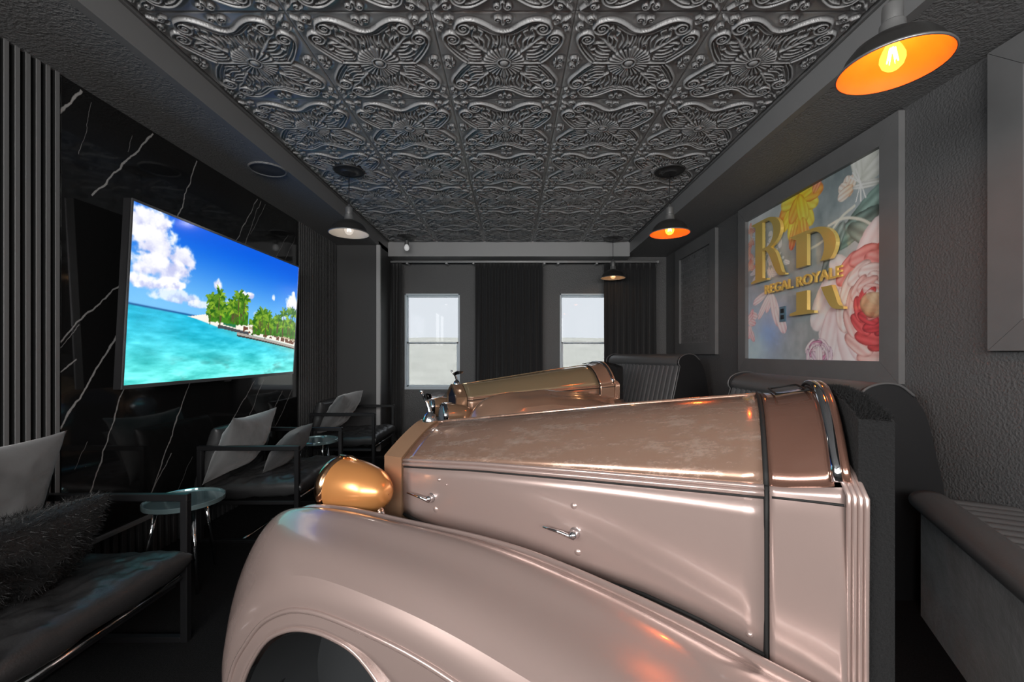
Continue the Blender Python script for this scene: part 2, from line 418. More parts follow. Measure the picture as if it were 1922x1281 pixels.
    spiral(.135, .405, .045, 1.0, 1.4, 1, .010, .9); spiral(.405, .12, .042, .4, 1.4, -1, .010, .9)
    spiral(.42, .70, .038, .5, 1.3, 1, .010, .9); spiral(.68, .36, .034, 2.2, 1.3, -1, .009, .9)
    # rays
    for a in (13, 27, 40, 53, 66, 79):
        ca, sa = math.cos(rad(a)), math.sin(rad(a)); stroke([(.12 * ca, .12 * sa), (.31 * ca, .31 * sa)], [.009, .027], .9)
    stroke([(.12, 0), (.60, 0)], [.018, .010], .9); stroke([(0, .12), (0, .34)], [.02, .045], .8); stroke([(0, .40), (0, .60)], [.03, .012], .5)
    q = np.hypot(X, Y); H = np.maximum(H, 1.25 * np.sqrt(np.clip(1 - (q / .075) ** 2, 0, 1)) ** .7)
    H = np.maximum(H, .95 * np.sqrt(np.clip(1 - ((q - .105) / .018) ** 2, 0, 1)))
    Hz = H * .0135 - .0045 * (1 - sstep(0, .06, D)) * (H < .05)
    edge = np.maximum(X, Y); Hz = np.where(edge > .985, -.006, Hz)
    full = np.concatenate([Hz[:, :0:-1], Hz], 1); full = np.concatenate([full[:0:-1], full], 0)
    n = full.shape[0]; gx = np.linspace(-size / 2, size / 2, n); XX, YY = np.meshgrid(gx, gx)
    V = np.stack([XX, YY, -full], -1).reshape(-1, 3)
    me = bpy.data.meshes.new('tile'); idx = np.arange(n * n).reshape(n, n)
    Q = np.stack([idx[:-1, :-1], idx[1:, :-1], idx[1:, 1:], idx[:-1, 1:]], -1).reshape(-1, 4)
    me.vertices.add(len(V)); me.vertices.foreach_set('co', V.ravel()); me.loops.add(Q.size); me.loops.foreach_set('vertex_index', Q.ravel())
    me.polygons.add(len(Q)); me.polygons.foreach_set('loop_start', np.arange(0, Q.size, 4)); me.update(calc_edges=True)
    me.polygons.foreach_set('use_smooth', [True] * len(Q)); me.materials.append(M['tile'])
    return me
TM = tile_mesh()
for r_ in range(11):
    for k in range(5):
        link('tile', TM, None, ceil, (-1.564 + .305 + .61 * k, 5.45 - .305 - .61 * r_, ZT - .002))

# ---- walls
wl = MB().box(XL - .1, XL, -.2, YB + .1, 0, ZS + .06).box(XL - .1, XL, YF - .1, -2.1, 0, ZS + .06).box(XL - .1, XL, -2.1, -.2, 0, 1.35).box(XL - .1, XL, -2.1, -.2, 2.35, ZS + .06).build('wall_left', M['wall_flat']); struct(wl)  # opening behind the camera is added to let in light
MB().box(XL, XL + .004, 0.9, 1.965, 0, ZS).box(XL, XL + .004, 4.135, 5.06, 0, ZS).build('slat_backing', M['slat_back'], wl)
sm = MB().box(0, .018, -.0098, .0098, 0, ZS, .0012, 1).build('slat', M['slat'], wl, loc=(XL + .004, 1.948, 0)).data
sm.materials.append(M['slat_back'])
for p_ in sm.polygons:
    if abs(p_.normal.y) > .9: p_.material_index = 1
for i in range(1, 27): link('slat', sm, None, wl, (XL + .004, 1.948 - .0395 * i, 0))
for i in range(23): link('slat', sm, None, wl, (XL + .004, 4.165 + .0385 * i, 0))
MB().box(XL + .001, XL + .015, 1.968, 4.13, .235, ZS, .0015, 1).build('marble_slab', M['marble'], wl)
MB().box(XL, XL + .035, 1.968, 4.13, .215, .235, .004).build('ledge', M['slat'], wl)
MB().box(XL, XL + .003, 1.968, 4.13, 0, .215).build('base_backing', M['slat_back'], wl)
bs = MB().box(0, .018, -.014, .014, 0, .214, .002, 1).build('base_slat', mat('black_base_slat', (.03, .03, .031), .6), wl, loc=(XL + .003, 1.99, 0)).data
for i in range(1, 44): link('base_slat', bs, None, wl, (XL + .003, 1.99 + .0492 * i, 0))
tag(wl, 'charcoal slat wall with a polished black veined marble panel')

jog = struct(MB().box(XL, TX0, 5.07, YB, 0, ZS + .05).build('wall_corner', M['wall_flat'])); tag(jog, 'plain dark boxed-out wall corner beside the window')
struct(tag(MB().box(TX0 - .022, TX0 + .022, 5.05, 5.09, 0, ZS, .003).build('trim_1', M['corner']), 'vertical corner bead of the boxed-out wall, coloured pale as if lit'))
wr = struct(MB().box(XR, XR + .1, YF - .1, YB + .1, 0, ZS + .06).build('wall_right', M['wall'])); tag(wr, 'black wall with heavy orange peel texture')

WIN = [(-1.432, -.694, .676, 1.955), (.637, 1.375, .676, 1.955)]
wb = MB(); xs = [XL - .1, WIN[0][0], WIN[0][1], WIN[1][0], WIN[1][1], XR + .1]
for k in (0, 2, 4): wb.box(xs[k], xs[k + 1], YB, YB + .12, 0, ZS + .15)
for (a, b_, z0, z1) in WIN: wb.box(a, b_, YB, YB + .12, 0, z0).box(a, b_, YB, YB + .12, z1, ZS + .15)
wbo = struct(wb.build('wall_back', M['wall'])); tag(wbo, 'black back wall pierced by two windows')
for n, (a, b_, z0, z1) in enumerate(WIN):
    w = empty('window_%d' % (n + 1), ((a + b_) / 2, YB + .06, z0)); struct(w)
    tag(w, ['white framed sash window at the left of the back wall', 'white framed sash window half behind the right curtain'][n])
    h, x = z1 - z0, (b_ - a) / 2; zm = h * .485
    fr = MB(); t = .022
    fr.box(-x, -x + t, -.06, .05, 0, h, .003, 1).box(x - t, x, -.06, .05, 0, h, .003, 1).box(-x, x, -.06, .05, h - t, h, .003, 1)
    fr.build('window_frame', M['pvc'], w)
    MB().box(-x, x, -.062, .05, 0, .035, .003, 1).build('window_sill', M['pvc'], w)
    for nm, s0, s1, y0 in (('upper_sash', zm - .012, h - t, .012), ('lower_sash', .035, zm + .014, -.02)):
        sa = MB(); e = .026 if nm == 'lower_sash' else .012
        sa.box(-x + t, -x + t + e, y0, y0 + .025, s0, s1, .002, 1).box(x - t - e, x - t, y0, y0 + .025, s0, s1, .002, 1)
        sa.box(-x + t, x - t, y0, y0 + .025, s0, s0 + .022, .002, 1).box(-x + t, x - t, y0, y0 + .025, s1 - .022, s1, .002, 1)
        so = sa.build(nm, M['pvc'], w)
        MB().box(-x + t + e, x - t - e, y0 + .010, y0 + .014, s0 + .02, s1 - .02).build('pane', M['pane'], so)
# wall behind the camera: its wide glazed opening is added to light the room
wf = MB().box(XL - .1, -1.7, YF - .1, YF, 0, ZS + .15).box(1.7, XR + .1, YF - .1, YF, 0, ZS + .15).box(-1.7, 1.7, YF - .1, YF, 2.35, ZS + .15).box(-1.7, 1.7, YF - .1, YF, 0, 1.35)
tag(struct(wf.build('wall_front', M['wall'])), 'unseen black wall with an added glazed opening opposite the curtains')
def clear_glass():
    m = bpy.data.materials.new('clear_glass'); m.use_nodes = True; nt = m.node_tree; nt.nodes.clear()
    o = nt.nodes.new('ShaderNodeOutputMaterial'); t = nt.nodes.new('ShaderNodeBsdfTransparent'); t.inputs[0].default_value = (.97, .97, .97, 1)
    nt.links.new(t.outputs[0], o.inputs[0]); return m
M['clear'] = clear_glass()
for n, (lb, rot, loc, hw) in enumerate((('unseen wide black framed window added behind the camera for light', 0, (0, YF - .05, 1.35), 1.7), ('unseen black framed window added in the left wall for light', rad(90), (XL - .05, -1.15, 1.35), .95))):  # both windows are unseen, added to brighten the room
    w = empty('window_%d' % (n + 3), loc, rot); struct(w); tag(w, lb)
    wd = MB()
    for x in (-hw, -.02, hw - .04): wd.box(x, x + .04, -.02, .02, 0, 1.0)
    wd.box(-hw, hw, -.02, .02, 0, .04).box(-hw, hw, -.02, .02, .96, 1.0).build('window_frame', M['black_metal'], w)
    for a, b_ in ((-hw + .04, -.02), (.02, hw - .04)): mesh('pane', [(a, 0, .04), (b_, 0, .04), (b_, 0, .96), (a, 0, .96)], [(0, 1, 2, 3)], M['clear'], w)
struct(tag(MB().box(XR - .014, XR, -2.3, 5.7, 0, .10, .003).build('baseboard_right', M['frame']), 'low charcoal skirting along the right wall'))
# land outside the windows
gm = mat('dry_hillside', (0.84, 0.82, 0.72), 0.95, var=0.10, vscale=.5)
gv = []; gn = 26
for i in range(gn):
    row = []
    for j in range(gn):
        x, y = -40 + 80 * j / (gn - 1), 7 + 63 * (i / (gn - 1)) ** 1.5
        row.append((x, y, -2.6 + 5.6 * sstep(8, 60, y) + .5 * float(vnoise(np.float64(x * .2), np.float64(y * .2), 3))))
    gv.append(row)
ho = loft('hillside', gv, gm); struct(tag(ho, 'dry sandy hillside seen through the windows'))

# ---- curtain rod and curtains
ROD_Y, ROD_Z = 5.55, 2.345
cr = empty('curtain_rod', (0, ROD_Y, ROD_Z)); tag(cr, 'slim grey curtain rod running across the back wall', 'curtain rod')
MB().tube([(-1.575, 0, 0), (1.885, 0, 0)], .0135, 12).build('rod', M['rod'], cr, True)
MB().tube([(1.885, 0, 0), (1.90, 0, 0)], .019, 12).build('finial', M['rod'], cr, True)
for x in (-1.36, -.85, -.50, .42, .60, 1.10):
    MB().box(x - .014, x + .014, -.012, .15, -.028, -.012, .003, 1).build('bracket', M['rod'], cr)
def curtain(x0, x1, label, seed, folds, y=5.545, top=2.325, amp=.03, pinch=0.0, slant=0.0):
    r_ = random.Random(seed); nx, nz = folds * 10, 24; rows = []
    ph = [r_.uniform(-.5, .5) for _ in range(folds + 2)]
    for i in range(nz + 1):
        t = i / nz; z = top + (.02 - top) * t; row = []
        for j in range(nx + 1):
            s = j / nx; k = s * folds
            wob = np.interp(k, range(folds + 2), ph)
            x = x0 + (x1 - x0) * s + slant * t * s
            a = amp * (.45 + .75 * t)
            row.append((x, y + a * math.sin(2 * math.pi * k + wob * 2 * t) + .01 * math.sin(k * 1.7 + 5 * t), z))
        rows.append(row)
    o = loft('curtain', rows, M['curtain'], None, True, thick=.004)
    return tag(o, label, 'curtain', 'black curtains')
curtain(-1.555, -1.425, 'narrow black curtain bunched at the boxed-out corner left of the window', 1, 3)
curtain(-.475, .40, 'wide black curtain hanging between the two windows', 2, 11)
curtain(1.195, 1.87, 'black curtain at the right end covering part of a window', 3, 8)

# ---- ceiling speakers
def speaker(x, y, label):
    e = empty('ceiling_speaker', (x, y, ZS)); tag(e, label, 'speaker', 'round soffit speakers')
    MB().lathe([(.0, -.006), (.10, -.006), (.108, -.004)], 40).build('grille', M['speaker'], e, True)
    MB().lathe([(.108, -.004), (.112, -.011), (.120, -.009), (.122, 0)], 40).build('rim', M['soffit'], e, True)
speaker(-1.70, 2.98, 'round flush speaker in the left soffit above the television')
speaker(-1.70, 4.55, 'round flush speaker in the left soffit near the far slat wall')

# ================================================================== PENDANT LAMPS
M['shade_out'] = mat('dark_bronze_shade', (0.035, 0.034, 0.033), 0.35, metal=0.3)
M['shade_in'] = mat('enamel_shade_inside', (0.30, 0.27, 0.24), 0.45)
M['shade_copper'] = mat('copper_enamel_lining', (0.50, 0.17, 0.045), 0.4)
M['socket'] = mat('aged_socket_metal', (0.30, 0.30, 0.30), 0.35, metal=0.7)
M['ring_dark'] = mat('dark_canopy', (0.03, 0.03, 0.031), 0.4)
def bulb_mats(key, col, glass, fil):
    m = bpy.data.materials.new('bulb_glass_' + key); m.use_nodes = True; nt = m.node_tree; nt.nodes.clear()
    o = nt.nodes.new('ShaderNodeOutputMaterial'); t = nt.nodes.new('ShaderNodeBsdfTransparent'); e = nt.nodes.new('ShaderNodeEmission')
    e.inputs[0].default_value = (*col, 1); e.inputs[1].default_value = glass
    ad = nt.nodes.new('ShaderNodeAddShader'); t.inputs[0].default_value = (.9, .88, .85, 1)
    nt.links.new(t.outputs[0], ad.inputs[0]); nt.links.new(e.outputs[0], ad.inputs[1]); nt.links.new(ad.outputs[0], o.inputs[0])
    f = mat('filament_' + key, (.1, .1, .1), emit=col, estr=fil)
    return m, f
def pendant(x, y, key, col, power, glass, fil, label, rim_z=2.085, lining='shade_in'):
    e = empty('pendant_lamp', (x, y, rim_z)); tag(e, label, 'pendant lamp', 'barn pendant lamps')
    H = ZT - rim_z - .004
    c = MB().lathe([(.0, H - .030), (.050, H - .030), (.056, H - .022), (.075, H - .020), (.105, H - .012), (.112, H - .016), (.118, H - .010), (.118, H)], 40)
    c.build('canopy', M['ring_dark'], e, True, angle=50)
    MB().tube([(0, 0, H - .03), (0, 0, .20)], .0035, 8).build('cord', M['plastic_black'], e, True)
    MB().lathe([(.0, .235), (.006, .23), (.012, .215), (.026, .205), (.028, .198), (.028, .150), (.034, .144), (.036, .112), (.040, .104)], 28).build('socket', M['socket'], e, True, angle=35)
    prof = [(.036, .108), (.048, .103), (.075, .092), (.105, .072), (.126, .046), (.136, .022), (.149, .004)]
    MB().lathe(prof, 48).build('shade', M['shade_out'], e, True)
    MB().lathe([(r - .0022, h - .003) for r, h in prof], 48).build('shade_lining', M[lining], e, True)
    MB().lathe([(.1478, .0), (.151, .0), (.1525, .004), (.150, .008)], 48).build('rim', M['socket'], e, True)
    g, f = bulb_mats(key, col, glass, fil)
    b = MB().lathe([(.014, .092), (.016, .080), (.026, .060), (.0335, .040), (.034, .026), (.028, .008), (.016, -.004), (.001, -.008)], 24).build('bulb', g, e, True)
    fm = MB()
    for k in range(6):
        a = k * math.pi / 3
        fm.tube([(.007 * math.cos(a), .007 * math.sin(a), .065), (.014 * math.cos(a + .4), .014 * math.sin(a + .4), .02), (.007 * math.cos(a + .8), .007 * math.sin(a + .8), .064)], .0022, 6)
    fm.build('filament', f, b, True)
    if power:
        l = bpy.data.lights.new('pendant_light', 'POINT'); l.energy = power; l.color = col; l.shadow_soft_size = .03
        lo = bpy.data.objects.new('pendant_light', l); COL.objects.link(lo); lo.parent = e; lo.location = (0, 0, .03)
    return e
AMBER, WARM, NEUT = (1, .24, .03), (1, .55, .25), (1, .96, .92)
pendant(1.239, 1.393, 'near', AMBER, 4.0, 2.0, 80, 'glowing amber pendant lamp at upper right, nearest the camera', lining='shade_copper')
pendant(1.226, 3.326, 'mid', AMBER, 2.4, 1.6, 50, 'glowing amber pendant lamp beside the mural, over the booths', lining='shade_copper')
pendant(-1.267, 3.326, 'left', NEUT, .9, .15, 2.5, 'grey pendant lamp hanging left, in front of the far slats')
pendant(1.247, 5.28, 'far', WARM, .6, .4, 8, 'farthest pendant lamp, hanging before the right curtain')
# ceiling fitting whose bare bulb peeks below the tray edge
sp = empty('ceiling_spot', (-1.28, 5.20, ZT - .004)); tag(sp, 'small ceiling fitting with a bare bulb above the left window', 'ceiling light')
MB().lathe([(0, -.030), (.050, -.030), (.056, -.022), (.105, -.012), (.118, -.010), (.118, 0)], 40).build('canopy', M['ring_dark'], sp, True, angle=50)
MB().tube([(0, 0, -.03), (0, 0, -.06)], .004, 8).build('cord', M['plastic_black'], sp, True)
MB().lathe([(.0, -.055), (.022, -.058), (.026, -.10), (.022, -.105)], 20).build('socket', M['socket'], sp, True, angle=35)
MB().lathe([(.014, -.103), (.024, -.12), (.031, -.14), (.026, -.165), (.012, -.178), (.001, -.18)], 20).build('bulb', mat('frosted_bulb', (.6, .6, .6), .3, emit=(1, 1, 1), estr=.25), sp, True)

# ================================================================== TELEVISION
def tv_image(Wd=420, Hd=236):
    s, t = np.meshgrid(np.linspace(0, 1, Wd), np.linspace(0, 1, Hd))        # t up
    x, y = s * 1.78, t
    hz = .447 - .10 * s
    top, low = np.array([0, 92, 225.]), np.array([120, 196, 250.])
    k = sstep(hz, 1.0, t)[..., None]; img = low * (1 - k) + top * k
    def over(mask, col):
        nonlocal img
        mk = np.clip(mask, 0, 1)[..., None]; img = img * (1 - mk) + np.asarray(col, float) * mk
    n1, n2 = fbm(x * 7, y * 8, 6, 4), fbm(x * 18, y * 20, 5, 21)
    def cloud(cx, cy, rx, ry, th=.0, a=1.0, gray=1.0):
        d = ((s - cx) / rx) ** 2 + ((t - cy) / ry) ** 2
        v = 1.2 - d + (n1 - .5) * 2.3 + (n2 - .5) * 1.5
        mk = sstep(.25 + th, 1.0 + th, v) * a
        sh = sstep(cy - ry, cy + ry * .6, t + (n2 - .5) * .25)[..., None]
        c = np.array([196, 200, 238.]) * (1 - sh) + np.array([250, 250, 255.]) * sh
        over(mk, c * gray)
    cloud(.06, .93, .11, .10); cloud(.13, .80, .16, .13); cloud(.10, .68, .14, .09); cloud(.17, .70, .07, .05)
    cloud(.05, .585, .10, .05, .1); cloud(.16, .60, .06, .035); cloud(.20, .53, .13, .045, .15, .8); cloud(.30, .50, .08, .03, .15, .8)
    cloud(.385, .665, .03, .05, .1); cloud(.53, .60, .055, .055, .0); cloud(.60, .63, .03, .03, .1); cloud(.78, .66, .022, .04, .1, .9)
    cloud(.95, .64, .06, .10, .1); cloud(.67, .49, .05, .04, .2, .6); cloud(.87, .50, .05, .04, .2, .6); cloud(.45, .55, .05, .03, .2, .6)
    # sea
    dep = sstep(hz, 0, t); wv = fbm(x * 5 + y * 3, y * 26, 5, 40); wv2 = fbm(x * 14, y * 60, 4, 50)
    sea = np.array([30, 186, 222.]) * (1 - dep[..., None]) + np.array([104, 236, 230.]) * dep[..., None]
    sea = sea + ((wv - .5) * 90 * (.4 + dep))[..., None] + ((wv2 - .5) * 46)[..., None]
    reef = sstep(.55, .75, fbm(x * 6, y * 14, 5, 61)) * sstep(.22, .02, t)
    sea = sea * (1 - .42 * reef[..., None]) + np.array([70, 110, 110.]) * .42 * reef[..., None]
    shore = sstep(.12, 0, np.abs(t - (.42 - .30 * np.clip(s - .35, 0, 1) ** 1.15))) * sstep(.3, .5, s)
    sea = sea * (1 - .45 * shore[..., None]) + np.array([196, 220, 176.]) * .45 * shore[..., None]
    mk = (t < hz)[..., None]; img = np.where(mk, sea, img)
    over(np.exp(-((t - hz) / .006) ** 2) * (s < .36), (16, 84, 150))
    # beach, pier, huts
    yb = .412 - .02 * np.clip((s - .22) / .3, 0, 1) - .20 * np.clip(s - .42, 0, 1) ** 1.2
    over(sstep(.22, .26, s) * sstep(yb - .05 * sstep(.22, .45, s), yb - .042 * sstep(.22, .45, s) + .004, t) * (t < yb + .04 * sstep(.22, .36, s)), (250, 244, 232))
    over((np.abs(t - (yb - .035)) < .012) & (s > .40) & (s < .60), (74, 78, 84))
    over((np.abs(t - (yb - .055)) < .010) & (s > .52), (176, 168, 160)); over((np.abs(t - (yb - .070)) < .006) & (s > .52), (60, 54, 50))
    over((np.abs(t - (yb - .01)) < .022) & (s > .56) & (vnoise(x * 40, y * 30, 7) > .45), (112, 70, 52))
    over((np.abs(t - (yb + .012)) < .010) & (s > .60), (196, 178, 150)); over((np.abs(s - .47) < .04) & (np.abs(t - (yb + .0)) < .016), (40, 122, 78))
    rng = random.Random(5)
    def palm(cx, cy, r):
        over((np.abs(s - cx) < .003) & (t < cy) & (t > cy - r * 1.5), (92, 84, 50))
        for k in range(17):
            a = rng.uniform(-.5, math.pi + .5); L = r * rng.uniform(.7, 1.05)
            px, py = (s - cx) * 1.78, t - cy
            u = px * math.cos(a) + py * math.sin(a); v = -px * math.sin(a) + py * math.cos(a) + .9 * u * u * np.sign(math.cos(a)) * .9 / max(r, .01) * .4
            m_ = (u > 0) & (u < L) & (np.abs(v) < .010 * (1.25 - u / L) + .004)
            g = rng.random(); over(m_ * .93, (34 + 120 * g, 92 + 100 * g, 20 + 30 * g))
    for (a_, b_, lo, hi, sd) in ((.335, .59, .375, .50, 3), (.615, 1.01, .315, .45, 9)):
        ragged = hi + (fbm(x * 16, y * 3, 4, sd) - .5) * .16; g = fbm(x * 40, y * 40, 4, sd + 2)
        over((s > a_ + .02 * g) & (s < b_) & (t < ragged) & (t > lo - .10 * np.clip(s - .8, 0, 1) + .03 * g), np.stack([30 + 70 * g, 70 + 110 * g, 14 + 30 * g], -1))
    for k in range(20):
        palm(rng.uniform(.34, .58), rng.uniform(.45, .56), rng.uniform(.05, .075))
    for k in range(3): palm((.40, .52, .56)[k], (.585, .60, .58)[k], .07)
    for k in range(26):
        palm(rng.uniform(.62, .99), rng.uniform(.40, .49), rng.uniform(.05, .075))
    for k in range(4): palm((.70, .88, .95, .985)[k], (.50, .53, .56, .54)[k], .075)
    return lin(np.clip(img, 0, 255))
tv = empty('television', (-1.94, 2.99, .986)); tag(tv, 'large wall-mounted television showing a tropical island beach', 'television')
ty0, ty1, tz = 2.155 - 2.99, 3.825 - 2.99, .945
tilt = .052
def tvp(y, z, off): return (-.032 + tilt * z / tz + off, y, z)
pic = picture_mesh('screen', tv_image(), tvp(ty0, .008, .012), np.array([0, ty1 - ty0, 0]), np.array(tvp(0, tz - .006, .012)) - np.array(tvp(0, .008, .012)), print_mat('tv_picture', 0.84, .15), tv)
bz = MB()
def tvbox(mb, y0, y1, z0, z1, o0, o1):
    V = [mb.bm.verts.new(tvp(y, z, o)) for o in (o0, o1) for (y, z) in ((y0, z0), (y1, z0), (y1, z1), (y0, z1))]
    for q in ((0, 1, 2, 3), (7, 6, 5, 4), (0, 4, 5, 1), (1, 5, 6, 2), (2, 6, 7, 3), (3, 7, 4, 0)): mb.bm.faces.new([V[i] for i in q])
tvbox(bz, ty0 - .008, ty1 + .008, -.012, tz + .006, -.03, .008); bz.build('cabinet', M['plastic_black'], tv)
fr = MB()
for a in ((ty0 - .008, ty0, -.012, tz + .006), (ty1, ty1 + .008, -.012, tz + .006), (ty0, ty1, -.012, .008), (ty0, ty1, tz - .006, tz + .006)): tvbox(fr, *a, .006, .016)
fr.build('bezel', mat('dark_silver_bezel', (.22, .22, .23), .3, metal=.8), tv)
ir = MB(); tvbox(ir, -.06, .0, -.024, -.012, 0, .012); ir.build('sensor_bar', M['plastic_black'], tv)
mt = MB().box(-.135, -.06, -.25, .25, .25, .70).build('wall_mount', M['black_metal'], tv)

# ================================================================== RIGHT WALL: framed panels
def frame_thing(name, y0, y1, z0, z1, bw, label, cat, top=None):
    """y0 near edge, y1 far edge; four mitred bars standing off the right wall."""
    top = bw if top is None else top
    e = empty(name, (XR, (y0 + y1) / 2, z0)); tag(e, label, cat)
    cy = (y0 + y1) / 2; a, b_, h = y0 - cy, y1 - cy, z1 - z0; g = .0012
    bars = {'frame_bottom': [(a + g, 0), (b_ - g, 0), (b_ - bw - g, bw), (a + bw + g, bw)], 'frame_top': [(a + g, h), (b_ - g, h), (b_ - bw - g, h - top), (a + bw + g, h - top)],
            'frame_side': [(a, g), (a, h - g), (a + bw, h - top - g), (a + bw, bw + g)]}
    for nm, poly in bars.items():
        MB().prism(poly, -.035, -.001, lambda y, z, x: (x, y, z)).build(nm, M['frame'], e)
    poly = [(b_, g), (b_, h - g), (b_ - bw, h - top - g), (b_ - bw, bw + g)]
    MB().prism(poly, -.035, -.001, lambda y, z, x: (x, y, z)).build('frame_side', M['frame'], e)
    return e, a + bw, b_ - bw, bw, h - top
def damask():
    m = mat('damask_panel', (.05, .05, .05), .55); nt = m.node_tree; p = nt.nodes['Principled BSDF']
    tc = nt.nodes.new('ShaderNodeTexCoord'); mp = nt.nodes.new('ShaderNodeMapping'); mp.inputs['Scale'].default_value = (1, 5.2, 3.3)
    nt.links.new(tc.outputs['Object'], mp.inputs[0])
    w = nt.nodes.new('ShaderNodeTexVoronoi'); w.feature = 'DISTANCE_TO_EDGE'; w.inputs['Scale'].default_value = 3.6; w.inputs['Randomness'].default_value = .25
    nt.links.new(mp.outputs[0], w.inputs['Vector'])
    n = nt.nodes.new('ShaderNodeTexNoise'); n.inputs['Scale'].default_value = 60; nt.links.new(tc.outputs['Object'], n.inputs['Vector'])
    sn = nt.nodes.new('ShaderNodeMath'); sn.operation = 'SINE'; ml = nt.nodes.new('ShaderNodeMath'); ml.operation = 'MULTIPLY'; ml.inputs[1].default_value = 46
    nt.links.new(w.outputs['Distance'], ml.inputs[0]); nt.links.new(ml.outputs[0], sn.inputs[0])
    ad = nt.nodes.new('ShaderNodeMath'); nt.links.new(sn.outputs[0], ad.inputs[0]); nt.links.new(n.outputs['Fac'], ad.inputs[1])
    r = nt.nodes.new('ShaderNodeMapRange'); r.inputs[1].default_value = .2; r.inputs[2].default_value = 1.2; nt.links.new(ad.outputs[0], r.inputs[0])
    mx = nt.nodes.new('ShaderNodeMix'); mx.data_type = 'RGBA'; mx.inputs[6].default_value = (.09, .09, .091, 1); mx.inputs[7].default_value = (.23, .23, .232, 1)
    nt.links.new(r.outputs[0], mx.inputs[0]); nt.links.new(mx.outputs[2], p.inputs['Base Color'])
    return m
M['damask'] = damask()
for (y0, y1, z0, z1, lb) in ((4.257, 5.30, 1.147, 2.41, 'framed charcoal damask panel at the far end of the right wall'), (.62, 1.818, 1.166, 2.43, 'framed charcoal panel cut off by the right picture edge')):
    e, a, b_, c0, c1 = frame_thing('wall_panel', y0, y1, z0, z1, .126, lb, 'wall panel')
    MB().box(-.010, -.001, a - .004, b_ + .004, c0 - .004, c1 + .004).build('damask_insert', M['damask'], e)

